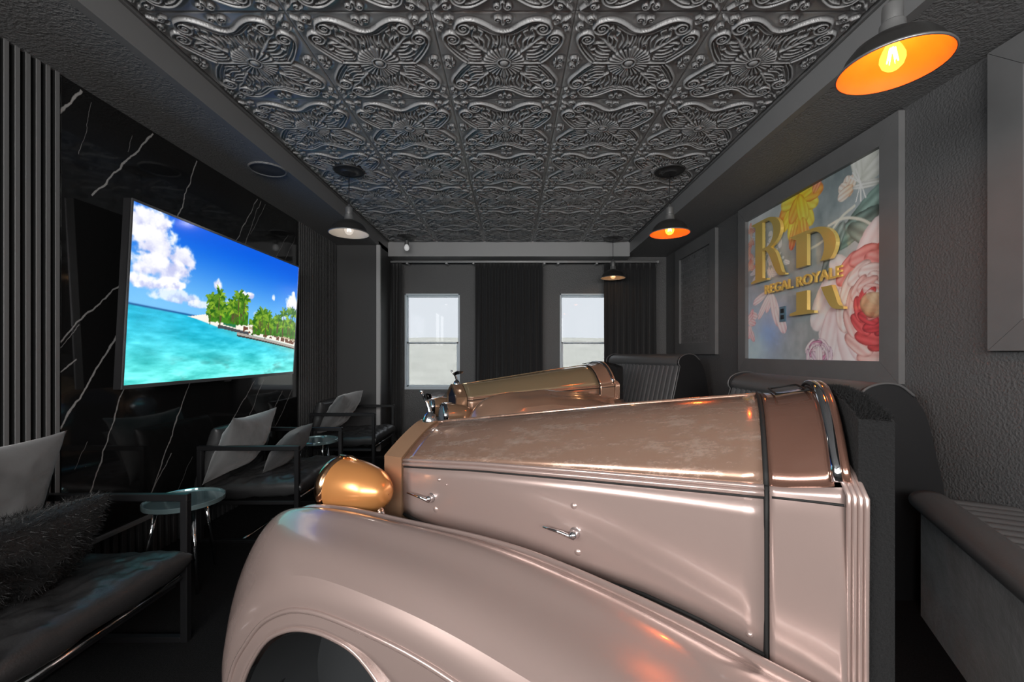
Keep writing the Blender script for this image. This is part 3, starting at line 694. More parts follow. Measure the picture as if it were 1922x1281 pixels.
def art_image(Wd=360, Hd=320):
    s, t = np.meshgrid(np.linspace(0, 1, Wd), np.linspace(0, 1, Hd)); A = 1.144
    def st(px, py):
        d = F_PX * 2.04 / (px - 961); return (3.71 - d) / 1.356, (CAM_H + (664 - py) * d / F_PX - 1.112) / 1.185
    n1, n2, n3 = fbm(s * 4, t * 4, 5, 3), fbm(s * 14, t * 5, 4, 9), fbm(s * 30, t * 30, 4, 15)
    img = np.array([104, 114, 116.]) + ((n1 - .5) * 60 + (n2 - .5) * 40)[..., None]
    def over(mk, col):
        nonlocal img
        mk = np.clip(mk, 0, 1)[..., None]; img = img * (1 - mk) + np.asarray(col, float) * mk
    over(sstep(.55, .0, s) * sstep(.75, .15, t) * .75, (138, 168, 206)); over(sstep(.45, .0, s) * sstep(.4, 1, t) * .55, (196, 200, 206))
    over(np.exp(-((s - .2) / .11) ** 2 - ((t - .17) / .10) ** 2) * (.5 + n3 * .6), (86, 122, 226)); over(np.exp(-((s - .06) / .12) ** 2 - ((t - .05) / .12) ** 2) * .8, (150, 204, 234))
    over(np.exp(-((s - .3) / .09) ** 2 - ((t - .28) / .08) ** 2) * .5, (128, 150, 216))
    def blob(cx, cy, rx, ry, ang, c0, c1, edge=.25, a=1.0, vein=.18, seed=0):
        """a petal: c0 at its base, c1 at its tip, darker rim, streaks along it."""
        ca, sa = math.cos(rad(ang)), math.sin(rad(ang)); x, y = (s - cx) * A, t - cy
        u, v = np.clip((x * ca + y * sa) / rx, -2.5, 2.5), (-x * sa + y * ca) / ry
        wob = (n1 - .5) * .35 + (n3 - .5) * .2
        d = u * u + v * v * (1.25 - .35 * u) + wob
        k = np.clip((u + 1) / 2, 0, 1)[..., None]
        col = np.asarray(c0, float) * (1 - k) + np.asarray(c1, float) * k
        col = col * (1 + (np.sin(v * 9 + seed * 2 + u * 2) * vein)[..., None]) * (1 - edge * sstep(.55, 1.0, d))[..., None]
        over(sstep(1.04, .92, d) * a, np.clip(col, 0, 255))
    P = lambda px, py: st(px, py)
    # leaves right
    for (px, py, rx, ry, an, c) in ((1625, 395, .20, .075, 30, (86, 110, 102)), (1600, 430, .18, .07, 200, (72, 92, 86)), (1640, 445, .2, .08, 330, (98, 122, 112)), (1620, 480, .16, .06, 10, (70, 88, 84)), (1560, 470, .16, .05, 60, (84, 98, 96))):
        x, y = P(px, py); blob(x, y, rx, ry, an, np.array(c) * .75, np.array(c) * 1.25, .35)
    # stem lines
    for pts in (((1552, 425), (1580, 411), (1615, 414), (1655, 437)), ((1515, 470), (1545, 450), (1575, 410), (1600, 388))):
        C = crom([P(*q) for q in pts], 14)
        dd = np.min([np.hypot((s - c[0]) * A, t - c[1]) for c in C], 0); over(sstep(.011, .004, dd) * .9, (196, 196, 170))
    # marigold
    x0, y0 = P(1497, 372)
    for k, (an, L) in enumerate(((200, .15), (225, .17), (250, .19), (275, .2), (300, .17), (330, .14), (355, .15), (20, .15), (180, .13), (240, .12), (290, .13))):
        ca, sa = math.cos(rad(an)), math.sin(rad(an)); blob(x0 + ca * L * .6 / A, y0 + sa * L * .6, L * .75, .055, an, (255, 150, 20), (255, 196, 60) if k % 3 else (255, 120, 50), .3, 1, .12, k)
    for an in (255, 285): blob(x0 + math.cos(rad(an)) * .2 / A, y0 + math.sin(rad(an)) * .22, .09, .04, an, (255, 160, 40), (240, 84, 60), .2)
    blob(x0 + .13, y0 + .02, .05, .035, 60, (246, 110, 50), (232, 96, 92), .2)
    # white and blue spray left
    rng = random.Random(8)
    for k in range(70):
        x, y = rng.gauss(.19, .075), rng.uniform(.54, .88); blob(x, y, rng.uniform(.018, .045), rng.uniform(.012, .028), rng.uniform(0, 360), (176, 196, 222), rng.choice(((232, 236, 242), (206, 218, 238), (240, 226, 226))), .2, .85)
    for k in range(16): blob(rng.uniform(.0, .05), rng.uniform(.62, .95), .035, .022, rng.uniform(0, 360), (206, 84, 70), (236, 160, 130), .2, .8)
    for (px, py, rx, ry, an) in ((1442, 560, .10, .035, 250), (1452, 580, .12, .045, 290), (1432, 575, .11, .03, 230), (1462, 600, .10, .045, 300), (1425, 560, .09, .03, 200)):
        x, y = P(px, py); blob(x, y, rx, ry, an, (246, 240, 244), (236, 178, 190), .2)
    for k in range(7): blob(.035 + rng.uniform(-.03, .03), .24 + rng.uniform(-.09, .09), .05, .03, rng.uniform(0, 360), (232, 130, 140), (246, 196, 200), .25)
    # peach bud and butterfly
    x, y = P(1590, 358)
    for an in (100, 150, 60, 200): blob(x + .02 * math.cos(rad(an)), y + .02 * math.sin(rad(an)), .055, .035, an, (222, 150, 110), (236, 204, 184), .25)
    x, y = P(1612, 345)
    for (an, L, w_) in ((75, .22, .07), (50, .26, .10), (100, .17, .045), (25, .22, .06)): blob(x + math.cos(rad(an)) * L * .7 / A, y + math.sin(rad(an)) * L * .7, L * .8, w_, an, (168, 172, 156), (222, 226, 212), .15, .95, .10, L * 9)
    blob(x + .03, y - .02, .09, .022, 350, (206, 206, 196), (166, 168, 156), .3)
    for an in (110, 125, 140, 250, 270, 290):
        L = .09; dd = np.abs(-((s - x) * A) * math.sin(rad(an)) + (t - y) * math.cos(rad(an))); u = (s - x) * A * math.cos(rad(an)) + (t - y) * math.sin(rad(an)); over(((dd < .0035) & (u > 0) & (u < L)) * .9, (232, 232, 220))
    # big rose at the right
    x0, y0 = P(1632, 565)
    pale = ((236, 206, 208), (250, 232, 232)); 
    for (px, py, rx, ry, an) in ((1570, 585, .23, .13, 250), (1548, 560, .20, .09, 240), (1575, 640, .24, .13, 275), (1605, 655, .24, .12, 300), (1552, 630, .16, .07, 260), (1640, 670, .2, .1, 330), (1585, 520, .16, .08, 130), (1620, 480, .2, .08, 60)):
        x, y = P(px, py); blob(x, y, rx, ry, an, (232, 176, 180), (246, 226, 228), .22, 1, .10, px)
    for k in range(38):
        an = k * 137.5; q = .20 * (1 - k / 40); x, y = x0 + q * math.cos(rad(an)) / A, y0 + q * 1.55 * math.sin(rad(an)) * .9
        c = ((214, 58, 60), (236, 108, 104), (246, 160, 152), (190, 44, 50), (250, 198, 190))[k % 5]
        blob(x, y, .11 * (1 - k / 70), .06 * (1 - k / 70), an + 90, np.array(c) * .8, np.array(c) * 1.08, .4, 1, .14, k)
    blob(x0 + .01, y0 - .02, .06, .09, 80, (150, 110, 70), (206, 160, 110), .4, .8)
    # small mauve rose at the foot
    x0, y0 = P(1532, 668)
    for k in range(22):
        an = k * 137.5; q = .085 * (1 - k / 24); c = ((206, 170, 196), (236, 214, 226), (160, 96, 128), (226, 190, 206))[k % 4]
        blob(x0 + q * math.cos(rad(an)) / A, y0 + q * math.sin(rad(an)), .055, .03, an + 90, np.array(c) * .85, c, .35)
    img = img * (1 + (n3 - .5) * .16)[..., None]
    return .95 * (1 - np.exp(-3.5 * lin(np.clip(img, 4, 255)))) + .015
mu, a, b_, c0, c1 = frame_thing('framed_mural', 2.236, 3.825, .994, 2.428, .118, 'large framed floral mural with roses on the right wall', 'mural', top=.13)
picture_mesh('mural_print', art_image(), (-.006, b_ + .003, c0 - .003), (0, -(b_ - a) - .006, 0), (0, 0, c1 - c0 + .006), print_mat('floral_print', 0, .3), mu)
MB().box(-.005, -.001, a - .003, b_ + .003, c0 - .003, c1 + .003).build('backing_board', M['plastic_black'], mu)

# gold sign on the mural: x runs to the reader's right, i.e. towards the camera
SGY, SGZ = 3.0, 1.425
sg = empty('gold_sign', (XR - .006, SGY, SGZ)); tag(sg, 'raised gold lettering reading REGAL ROYALE with two large initials on the mural', 'sign')
def arc(cx, cy, rx, ry, a0, a1, n=22): return [(cx + rx * math.cos(rad(a0 + (a1 - a0) * k / n)), cy + ry * math.sin(rad(a0 + (a1 - a0) * k / n))) for k in range(n + 1)]
def initial_r(name, left_y, z, w, h, m, keep=None):
    mb = MB(); X0, X1 = -.046, -.022; cnt = [0]
    def f(x, y, o):
        return (o - .0003 * cnt[0] if o == X0 else o, left_y - SGY - x * w, z - SGZ + y * h)
    mb.prism([(.14, 0), (.36, 0), (.36, 1), (.14, 1)], X0, X1, f)
    cnt[0] = 1
    mb.prism([(0, 1.001), (.14, .93), (.14, .965), (.362, .965), (.362, 1.001)], X0, X1, f)
    cnt[0] = 2
    mb.prism([(0, -.001), (.5, -.001), (.5, .028), (.36, .05), (.14, .05), (0, .028)], X0, X1, f)
    cnt[0] = 3
    out, inn = arc(.46, .745, .42, .255, 90, -90), arc(.46, .745, .22, .215, 90, -90)
    top, bot = [(.36, 1)] + out + [(.36, .49)], [(.36, .96)] + inn + [(.36, .53)]
    for k in range(len(top) - 1): mb.prism([top[k], top[k + 1], bot[k + 1], bot[k]], X0, X1, f)
    cnt[0] = 4
    l0, l1 = crom([(.40, .52), (.55, .40), (.70, .16), (.82, .03), (1.0, .0)], 6), crom([(.58, .52), (.74, .40), (.86, .18), (.92, .06), (1.0, .025)], 6)
    for k in range(len(l0) - 1): mb.prism([l0[k], l0[k + 1], l1[k + 1], l1[k]], X0, X1, f)
    if keep:
        zc, up = keep; g = mb.bm.verts[:] + mb.bm.edges[:] + mb.bm.faces[:]
        r_ = bmesh.ops.bisect_plane(mb.bm, geom=g, plane_co=(0, 0, zc - SGZ), plane_no=(0, 0, 1), clear_inner=up, clear_outer=not up)
        bmesh.ops.holes_fill(mb.bm, edges=[e_ for e_ in mb.bm.edges if e_.is_boundary])
    return mb.build(name, m, sg)
initial_r('letter_r', 3.585, 1.735, .45, .487, M['gold'])
initial_r('letter_r', 3.085, 1.425, .50, .565, M['gold'], (1.755, True))
initial_r('letter_r', 3.085, 1.425, .50, .565, M['gold'], (1.585, False))
def words(text, y_left, z, size, total, m, parent):
    objs = []
    cu = bpy.data.curves.new('t', 'FONT'); cu.size = size; cu.extrude = .006; cu.offset = size * .012; cu.body = text
    to = bpy.data.objects.new('t', cu); COL.objects.link(to); bpy.context.view_layer.update(); wid = to.dimensions.x
    k = total / wid; x = 0
    def width(s_):
        cu.body = s_; bpy.context.view_layer.update(); dg = bpy.context.evaluated_depsgraph_get(); me = bpy.data.meshes.new_from_object(to.evaluated_get(dg)); return me
    def adv(s_):
        cu.body = s_ + '.'; bpy.context.view_layer.update(); a_ = to.dimensions.x; return a_
    base = adv('')
    for i, ch in enumerate(text):
        if ch == ' ': continue
        off = adv(text[:i]) - base
        me = width(ch); me.name = 'letter'
        V = np.zeros(len(me.vertices) * 3); me.vertices.foreach_get('co', V); V = V.reshape(-1, 3)
        out = np.stack([-.034 - V[:, 2], y_left - SGY - (V[:, 0] + off) * k, z - SGZ + V[:, 1]], -1)
        me.vertices.foreach_set('co', out.ravel()); me.materials.clear()
        me.update(); link('letter_' + ch.lower(), me, m, parent)
    bpy.data.objects.remove(to)
words('REGAL ROYALE', 3.413, 1.628, .098, .80, M['gold_pale'], sg)
oc = empty('power_outlet', (XR - .006, 3.232, 1.453)); tag(oc, 'small blue-grey power outlet set in the mural', 'outlet')
MB().box(-.007, 0, -.037, .037, -.058, .058, .003, 2).build('cover_plate', mat('slate_plate', rgb(96, 130, 150), .4), oc)
for z in (-.024, .024): MB().box(-.0105, -.006, -.018, .018, z - .016, z + .016, .004, 2).build('socket', M['plastic_black'], oc)

# ================================================================== SOFT FURNITURE HELPERS
def pad_mesh(lx, ly, lz, p=8., q=2.5, pull=0.0, noise=0.0, nscale=6.0, seed=0, n=40, edge=0.0):
    a = np.linspace(-1, 1, n + 1); A_, B_ = np.meshgrid(a, a)
    A_, B_ = np.sign(A_) * np.abs(A_) ** .8, np.sign(B_) * np.abs(B_) ** .8
    e = (np.clip(1 - np.abs(A_) ** p, 0, 1) * np.clip(1 - np.abs(B_) ** p, 0, 1)) ** (1 / q)
    X = A_ * lx / 2 * (1 - pull * (1 - B_ ** 2)); Y = B_ * ly / 2 * (1 - pull * (1 - A_ ** 2))
    nz = (fbm(A_ * nscale + 9, B_ * nscale + 9, 4, seed) - .5)
    nz2 = (fbm(A_ * nscale + 5, B_ * nscale + 3, 4, seed + 50) - .5)
    rim = edge * lz / 2
    T = np.stack([X, Y, rim + (lz / 2 - rim) * e + noise * nz * e], -1).reshape(-1, 3); B2 = np.stack([X, Y, -rim - (lz / 2 - rim) * e + noise * nz2 * e], -1).reshape(-1, 3)
    k = n + 1; idx = np.arange(k * k).reshape(k, k)
    q1 = np.stack([idx[:-1, :-1], idx[:-1, 1:], idx[1:, 1:], idx[1:, :-1]], -1).reshape(-1, 4)
    Fc = q1.tolist() + (q1[:, ::-1] + k * k).tolist()
    ring = np.concatenate([idx[0, :-1], idx[:-1, -1], idx[-1, :0:-1], idx[:0:-1, 0]])
    for i in range(len(ring)):
        u, v = int(ring[i]), int(ring[(i + 1) % len(ring)]); Fc.append((v, u, u + k * k, v + k * k))
    return np.concatenate([T, B2]), Fc
def pad(name, dims, m, parent=None, Mx=None, **kw):
    V, Fc = pad_mesh(*dims, **kw)
    if Mx is not None:
        R3, tr = np.array(Mx.to_3x3()), np.array(Mx.to_translation()); V = V @ R3.T + tr
    o = mesh(name, V, Fc, m, parent, True)
    bm = bmesh.new(); bm.from_mesh(o.data); bmesh.ops.remove_doubles(bm, verts=bm.verts, dist=1e-5); bmesh.ops.recalc_face_normals(bm, faces=bm.faces); bm.to_mesh(o.data); bm.free()
    o.data.polygons.foreach_set('use_smooth', [True] * len(o.data.polygons))
    return o
def T(x, y, z, rx=0, ry=0, rz=0):
    return Matrix.Translation((x, y, z)) @ Matrix.Rotation(rad(rz), 4, 'Z') @ Matrix.Rotation(rad(ry), 4, 'Y') @ Matrix.Rotation(rad(rx), 4, 'X')
def fibres(name, pts, nrm, L, w, m, parent, seed, lean=.6, pref=(0, 0, 0)):
    r_ = np.random.RandomState(seed); N = len(pts); pts, nrm = np.asarray(pts), np.asarray(nrm)
    d = nrm + r_.normal(0, lean, (N, 3)) + np.array(pref); d /= np.linalg.norm(d, axis=1)[:, None]
    s = np.cross(d, r_.normal(0, 1, (N, 3))); s /= np.linalg.norm(s, axis=1)[:, None] + 1e-9
    l = (L * r_.uniform(.6, 1.2, N))[:, None]
    V = np.stack([pts - s * w, pts + s * w, pts + d * l], 1).reshape(-1, 3)
    o = mesh(name, V, [(3 * i, 3 * i + 1, 3 * i + 2) for i in range(N)], m, parent)
    return tag(o, kind='stuff')
def scatter(o, n, seed, cond=None):
    r_ = np.random.RandomState(seed); me = o.data; ps, ns = [], []
    pol = [p for p in me.polygons if cond is None or cond(p)]
    ar = np.array([p.area for p in pol]); ch = r_.choice(len(pol), n, p=ar / ar.sum())
    co = np.zeros(len(me.vertices) * 3); me.vertices.foreach_get('co', co); co = co.reshape(-1, 3)
    for i in ch:
        p = pol[i]; v = co[list(p.vertices)]; w = r_.dirichlet([1] * len(v)); ps.append(w @ v); ns.append(tuple(p.normal))
    return np.array(ps), np.array(ns)

# ================================================================== LOUNGE CHAIRS
def chair(name, x, y, label, w=.66):
    e = empty(name, (x, y, 0)); tag(e, label, 'armchair', 'black framed lounge armchairs along the marble wall')
    t = .014
    for s in (-1, 1):
        yy = s * w / 2
        MB().box(-.31, .31, yy - t, yy + t, .564, .592, .003, 1).build('armrest', M['black_metal'], e)
        MB().box(.31 - 2 * t, .31, yy - t, yy + t, .0, .566, .003, 1).build('front_leg', M['black_metal'], e)
        MB().box(-.31, -.31 + 2 * t, yy - t, yy + t, .0, .566, .003, 1).build('back_leg', M['black_metal'], e)
        MB().box(-.31 + 2 * t, .31 - 2 * t, yy - t, yy + t, .0, .022, .003, 1).build('floor_runner', M['black_metal'], e)
    MB().tube([(.285, -w / 2, .262), (.285, w / 2, .262)], .011, 12).build('front_rail', M['steel'], e, True)
    MB().tube([(-.045, -w / 2, .013), (-.045, w / 2, .013)], .009, 12).build('floor_crossbar', M['steel'], e, True)
    MB().box(-.28, .27, -w / 2 + .014, w / 2 - .014, .225, .25, .004, 1).build('seat_base', M['plastic_black'], e)
    pad('seat_cushion', (.60, w + .01, .125), M['leather'], e, T(.022, 0, .315, 0, -4), p=7, q=2.4, noise=.035, nscale=5, seed=int(y * 10), edge=.15, n=60)
    pad('back_cushion', (.46, w - .05, .14), M['leather'], e, T(-.285, 0, .47, 0, -74), p=5, q=2.2, noise=.03, nscale=4, seed=int(y * 10) + 3, edge=.1)
    return e
CX_ = -1.606
chair('armchair', CX_, 1.3875, 'nearest black armchair with a fur throw and grey cushion, lower left')
chair('armchair', CX_, 2.94, 'middle black armchair holding two cushions, under the television')
chair('armchair', CX_, 4.38, 'farthest black armchair, beside the boxed-out corner')
# cushions and throw rest on the chairs
tag(pad('throw_pillow', (.44, .44, .15), M['velvet_grey'], None, T(-1.765, 1.42, .65, 0, -74, 0), p=2.4, q=1.7, pull=.10, noise=.03, nscale=3, seed=5), 'light grey velvet cushion on the nearest armchair', 'cushion')
fp = pad('fur_cushion', (.38, .50, .22), M['fur'], None, T(-1.59, 1.34, .48, 0, -58, 0), p=2.6, q=1.7, pull=.04, noise=.07, nscale=4, seed=8); tag(fp, 'black faux fur cushion slumped on the nearest armchair', 'cushion')
ps, ns = scatter(fp, 9000, 2); fibres('fur_pile', ps, ns, .022, .0011, M['fur'], fp, 4, .5, (.3, 0, -.3))
tag(pad('throw_pillow', (.44, .56, .19), M['velvet_grey'], None, T(-1.79, 2.85, .565, 0, -66, 4), p=2.2, q=1.7, pull=.13, noise=.035, nscale=3, seed=15), 'grey velvet cushion with pointed corners on the middle armchair', 'cushion')
tag(pad('knit_cushion', (.34, .40, .15), M['fabric_dark'], None, T(-1.57, 3.02, .50, 0, -50, 12), p=2.4, q=1.7, pull=.06, noise=.02, nscale=3, seed=25), 'dark knitted cushion lying in front on the middle armchair', 'cushion')
tag(pad('throw_pillow', (.46, .54, .17), M['velvet_grey'], None, T(-1.745, 4.36, .57, 0, -54, 0), p=3, q=1.9, pull=.07, noise=.035, nscale=3, seed=35), 'grey cushion propped on the farthest armchair', 'cushion')

# ================================================================== SIDE TABLES
M['mirror_top'] = mat('iridescent_mirror_steel', (0.40, 0.56, 0.58), 0.10, metal=0.7)
def side_table(x, y, rz, label):
    e = empty('side_table', (x, y, 0), rad(rz)); tag(e, label, 'side table', 'round mirrored side tables')
    MB().lathe([(0, .402), (.170, .402), (.172, .404), (.172, .424), (.170, .426), (.166, .424), (.164, .416), (0, .415)], 56).build('tray_top', M['mirror_top'], e, True, angle=40)
    for k in range(3):
        a = rad(120 * k); ca, sa = math.cos(a), math.sin(a)
        MB().tube([(.115 * ca, .115 * sa, .404), (.185 * ca, .185 * sa, .0)], [.011, .007], 14).build('leg', M['chrome'], e, True)
    return e
side_table(-1.655, 2.165, -38, 'nearer round mirrored side table, behind the nearest armchair')
side_table(-1.665, 3.645, -25, 'farther round mirrored side table, between two armchairs')

# ================================================================== BOOTH SEATS
def booth(name, loc, rz, L, dz, label):
    e = empty(name, loc, rad(rz)); tag(e, label, 'booth seat', 'pleated vinyl booth seats on the right')
    fz = lambda z: z + dz if z > .3 else z
    roll = [(.205, .895), (.222, .925), (.214, .962), (.180, .995), (.11, 1.015), (.03, 1.006), (-.04, .955)]
    rows = []
    R = crom(roll, 6)
    for j in range(25):
        s = -1 + 2 * j / 24; y = s * L / 2; k = 1 - .10 * max(0, (abs(s) - .86) / .14) ** 2
        rows.append([(.08 + (p[0] - .08) * k, y, .88 + dz + (p[1] - .88) * k) for p in R])
    loft('top_roll', rows, M['booth_vinyl'], e, True)
    # channelled back rest
    npl = int(L / .066); n = npl * 8; rows = []
    for j in range(n + 1):
        y = -L / 2 + .012 + (L - .024) * j / n; b_ = abs(math.sin(math.pi * npl * j / n)) ** .45
        rows.append([(x + .018 * b_ - .012, y, fz(z)) for (x, z) in ((.205, .905), (.232, .82), (.262, .70), (.292, .58), (.32, .46), (.34, .40))])
    loft('channelled_back', rows, M['booth_vinyl'], e, True)
    back = crom([(-.04, .955), (-.10, .85), (-.15, .642), (-.18, .50), (-.19, .25), (-.19, .0)], 5)
    loft('rear_shell', [[(p[0], y, fz(p[1])) for p in back] for y in (-L / 2, L / 2)], M['booth_side'], e, True)
    front = [(.34, .40), (.205, .89)]
    outline = [(p[0], fz(p[1])) for p in ([(.34, 0.0), (.34, .40), (.272, .64)] + R + back[1:])]
    for s in (-1, 1):
        y = s * (L / 2 - .004)
        MB().prism(outline, y - s * .012, y + s * .004, lambda x, z, o: (x, o, z)).build('end_panel', M['booth_side'], e)
        MB().tube([(p[0] + .002, s * (L / 2 + .004), fz(p[1])) for p in ([(.335, .42), (.272, .64)] + R)], .006, 8).build('piping', M['booth_vinyl'], e, True)
    MB().box(.10, .66, -L / 2, L / 2, .02, .30 + dz, .01).build('seat_plinth', M['booth_side'], e)
    pad('seat_cushion', (.38, L - .02, .14), M['booth_vinyl'], e, T(.49, 0, .37 + dz), p=7, q=2.4, noise=.01, edge=.3)
    return e
booth('booth_seat', (1.842, 2.60, 0), 180, 1.20, 0, 'nearer pleated booth seat under the floral mural')
booth('booth_seat', (1.575, 4.71, 0), 201, 1.20, .135, 'farther pleated booth seat in the corner by the right curtain')

be = empty('bench_seat', (1.78, 1.92, 0), rad(152.1)); tag(be, 'charcoal bench with a rolled vinyl edge at the lower right corner', 'bench')
def wallx(y): return -(.285 + .53 * y)
poly = [(-.035, .02), (-.035, 1.4), (-.6, 1.4), (-.6, .60), (wallx(.02), .02)]
MB().prism(poly, .0, .485, lambda x, y, z: (x, y, z)).build('bench_base', M['suede'], be)
rl = [(-.045, .470), (-.012, .475), (.010, .500), (.012, .528), (-.004, .548), (-.035, .560), (-.075, .560), (-.105, .548), (-.125, .53)]
rows = []
for j in range(31):
    s = j / 30; y = 1.42 * s; k = 1 - .0 * s
    k = min(1, (s / .03) ** .5) if s < .03 else 1
    rows.append([(-.05 + (p[0] + .05) * (.35 + .65 * k), y, .50 + (p[1] - .50) * (.3 + .7 * k)) for p in crom(rl, 5)])
loft('front_roll', rows, M['booth_vinyl'], be, True, cap=True)
rows = []
for j in range(161):
    y = .02 + 1.38 * j / 160; x1 = max(-.6, wallx(y)); b_ = abs(math.sin(math.pi * (y - .02) / .068)) ** .5
    rows.append([(-.115 + (x1 + .115) * k / 8, y, .515 + .02 * b_) for k in range(9)])
loft('channelled_top', rows, M['booth_vinyl'], be, True, flip=True)

# ================================================================== THE CARS (front halves)
HL = 1.085                                     # bonnet length
def hood_w(u): return np.interp(-u, [0, HL, 1.30], [.200, .285, .298])
def hood_zs(u): return np.interp(-u, [0, .32, .67, .94, HL, 1.30], [.786, .816, .840, .857, .866, .876])
def hood_zc(u): return np.interp(-u, [0, .3, .7, HL, 1.30], [.886, .930, .990, 1.040, 1.062])
def hood_zb(u): return np.interp(-u, [0, .16, .5, .81, .94, 1.07, 1.30], [.600, .574, .566, .560, .538, .503, .45])
def top_row(u, n=15, w=None, v0=-1, v1=1, lift=0):
    w = hood_w(u) if w is None else w; zc, zs = hood_zc(u), hood_zs(u); ex = np.interp(-u, [0, .3, HL], [1.45, 1.9, 2.6])
    return [(u, w * (v0 + (v1 - v0) * k / (n - 1)), lift + zc - (zc - zs) * abs(v0 + (v1 - v0) * k / (n - 1)) ** ex) for k in range(n)]
def make_car(name, loc, rz, label, wing_k=1.0, wing_in=0.0, lamp_dz=0.0, mt='paint_top', mc='paint_cowl', mp='paint', mw='paint', ml='copper', mr='rimcu'):
    e = empty(name, loc, rad(rz)); tag(e, label, 'car', 'vintage car front ends')
    us = np.linspace(-.002, -HL + .004, 26)
    # bonnet halves, side panels, mouldings
    for s in (1, -1):
        rows = [top_row(u, 16, None, 0.006 * s, 1.0 * s) for u in us]
        loft('bonnet_top', rows, M[mt], e, True, flip=s > 0, thick=.004)
        rows = []
        for u in us:
            w, zs, zb = hood_w(u), hood_zs(u), hood_zb(u)
            rows.append([(u, s * (w + .004 * math.sin(math.pi * t)), zs - .024 + (zb - zs + .024) * t) for t in np.linspace(0, 1, 8)])
        sd = loft('bonnet_side', rows, M[mp], e, True, flip=s < 0, thick=.004)
        MB().tube([(u, s * (hood_w(u) + .001), hood_zs(u) - .003) for u in us], .0065, 10).build('bonnet_moulding', M[mp], e, True)
        MB().tube([(u, s * (hood_w(u) + .002), hood_zs(u) - .016) for u in us], .0075, 10).build('bonnet_moulding', M[mp], e, True)
        MB().tube([(u, s * (hood_w(u) + .001), hood_zs(u) - .026) for u in us], .003, 6).build('panel_gap', M['gap'], e, True)
        MB().tube([(u, s * (hood_w(u) + .001), hood_zb(u) - .004) for u in us], .006, 6).build('panel_gap', M['gap'], e, True)
        for (u, z) in ((-.132, .676), (-.641, .668)):
            v = s * (hood_w(u) + .004)
            h = MB().lathe([(0, .026), (.009, .024), (.012, .014), (.010, .008), (.016, .002), (.017, 0)], 16, 'y', (u, 0, z))
            for vv in h.bm.verts: vv.co.y = v + s * vv.co.y
            h.build('handle_boss', M['chrome'], sd, True)
            MB().tube([(u - .004, v + s * .02, z - .006), (u + .03, v + s * .024, z + .004), (u + .085, v + s * .022, z + .010)], [.006, .005, .003], 10).build('bonnet_handle', M['chrome'], sd, True)
        for (u, z, r) in ((-.638, .741, .011), (-.649, .618, .011), (-1.054, .533, .008), (-.164, .74, .008), (-.196, .729, .005), (-.150, .640, .012)):
            v = s * (hood_w(u) + .003)
            h = MB().lathe([(0, .006), (r * .6, .005), (r, .0), ], 14, 'y', (u, 0, z))
            for vv in h.bm.verts: vv.co.y = v + s * vv.co.y
            h.build('rivet', M[mp], sd, True)
    MB().tube([(u, 0, hood_zc(u) + .001) for u in us], .006, 8).build('centre_hinge', M[mt], e, True)
    # scuttle behind the bonnet
    uc = np.linspace(-HL - .006, -1.205, 10)
    rows = [top_row(u, 31, None, -1, 1, .014 * max(0, (-u - HL - .04) / .09) ** 1.5) for u in uc]
    loft('scuttle_top', rows, M[mc], e, True, flip=True, thick=.004)
    MB().tube([p for p in top_row(-HL, 31)], .006, 8).build('panel_gap', M['gap'], e, True)
    tr = [p for p in top_row(-1.211, 31, None, -1, 1, .020)]
    MB().tube(tr, .012, 10).build('windscreen_base', M['chrome'], e, True)
    MB().tube([(p[0] - .013, p[1] * 1.015, p[2] + .003) for p in tr], .009, 10).build('windscreen_seal', M[mc], e, True)
    MB().tube([(-1.12, -.10, hood_zc(-1.12) + .008), (-1.12, .10, hood_zc(-1.12) + .008), (-1.188, .10, hood_zc(-1.19) + .014), (-1.188, -.10, hood_zc(-1.19) + .014)], .003, 6, closed=True).build('vent_flap', M['gap'], e, True)
    for s in (1, -1):
        rows = []
        for u in np.linspace(-HL - .006, -1.222, 12):
            k = max(0, (-u - 1.12) / .102); w, zs = hood_w(u), hood_zs(u)
            f_ = .018 * k ** 2
            rows.append([(u, s * (w + f_ * .1), zs + .000 + .012 * k)] + [(u, s * (w + .004 + f_ * (1 - (1 - t) ** 2)), zs - .012 + (.12 - zs + .012) * t) for t in np.linspace(0, 1, 18)])
        sp = loft('scuttle_side', rows, M[mp], e, True, flip=s < 0, thick=.004)
        MB().tube([(-HL, s * (hood_w(-HL) + .001), z) for z in np.linspace(hood_zs(-HL), .14, 10)], .0055, 6).build('panel_gap', M['gap'], e, True)
        MB().tube([(u, s * (hood_w(u) + .006 + .018 * max(0, (-u - 1.12) / .102) ** 2 * .3), hood_zs(u) - .022) for u in np.linspace(-HL - .01, -1.218, 8)], .0028, 6).build('panel_gap', M['gap'], sp, True)
        for k in range(4):
            pts = [(-1.214 - .007 * k, s * (.235 + .004 * k), .935 - .004 * k), (-1.219 - .0085 * k, s * (.285 + .005 * k), .895), (-1.225 - .0085 * k, s * (.309 + .004 * k), .872)] + [(-1.225 - .0085 * k, s * (.309 + .004 * k - .006 * math.sin(math.pi * t)), .872 - .75 * t) for t in np.linspace(.03, 1, 10)]
            MB().tube(pts, .0050, 8).build('door_jamb_strip', M[mp], e, True)
    # carpeted bulkhead behind the scuttle
    bk = []
    for v in np.linspace(-.300, .300, 15):
        zt = 1.058 - .035 * abs(v / .300) ** 2.2
        bk.append((v, zt))
    outline = [(.300, 0.0)] + [p for p in bk[::-1]] + [(-.300, 0.0)]
    bo = MB().prism(outline, -1.242, -1.298, lambda v, z, u: (u + (.0 if u > -1.3 else 0), v, z)).build('carpeted_bulkhead', M['carpet_pile'], e)
    ps, ns = scatter(bo, 9000, 6, lambda p: p.normal.z > .3); fibres('carpet_tufts', ps, ns, .016, .0012, M['carpet_pile'], bo, 9, .7, (-.5, .5, 0))
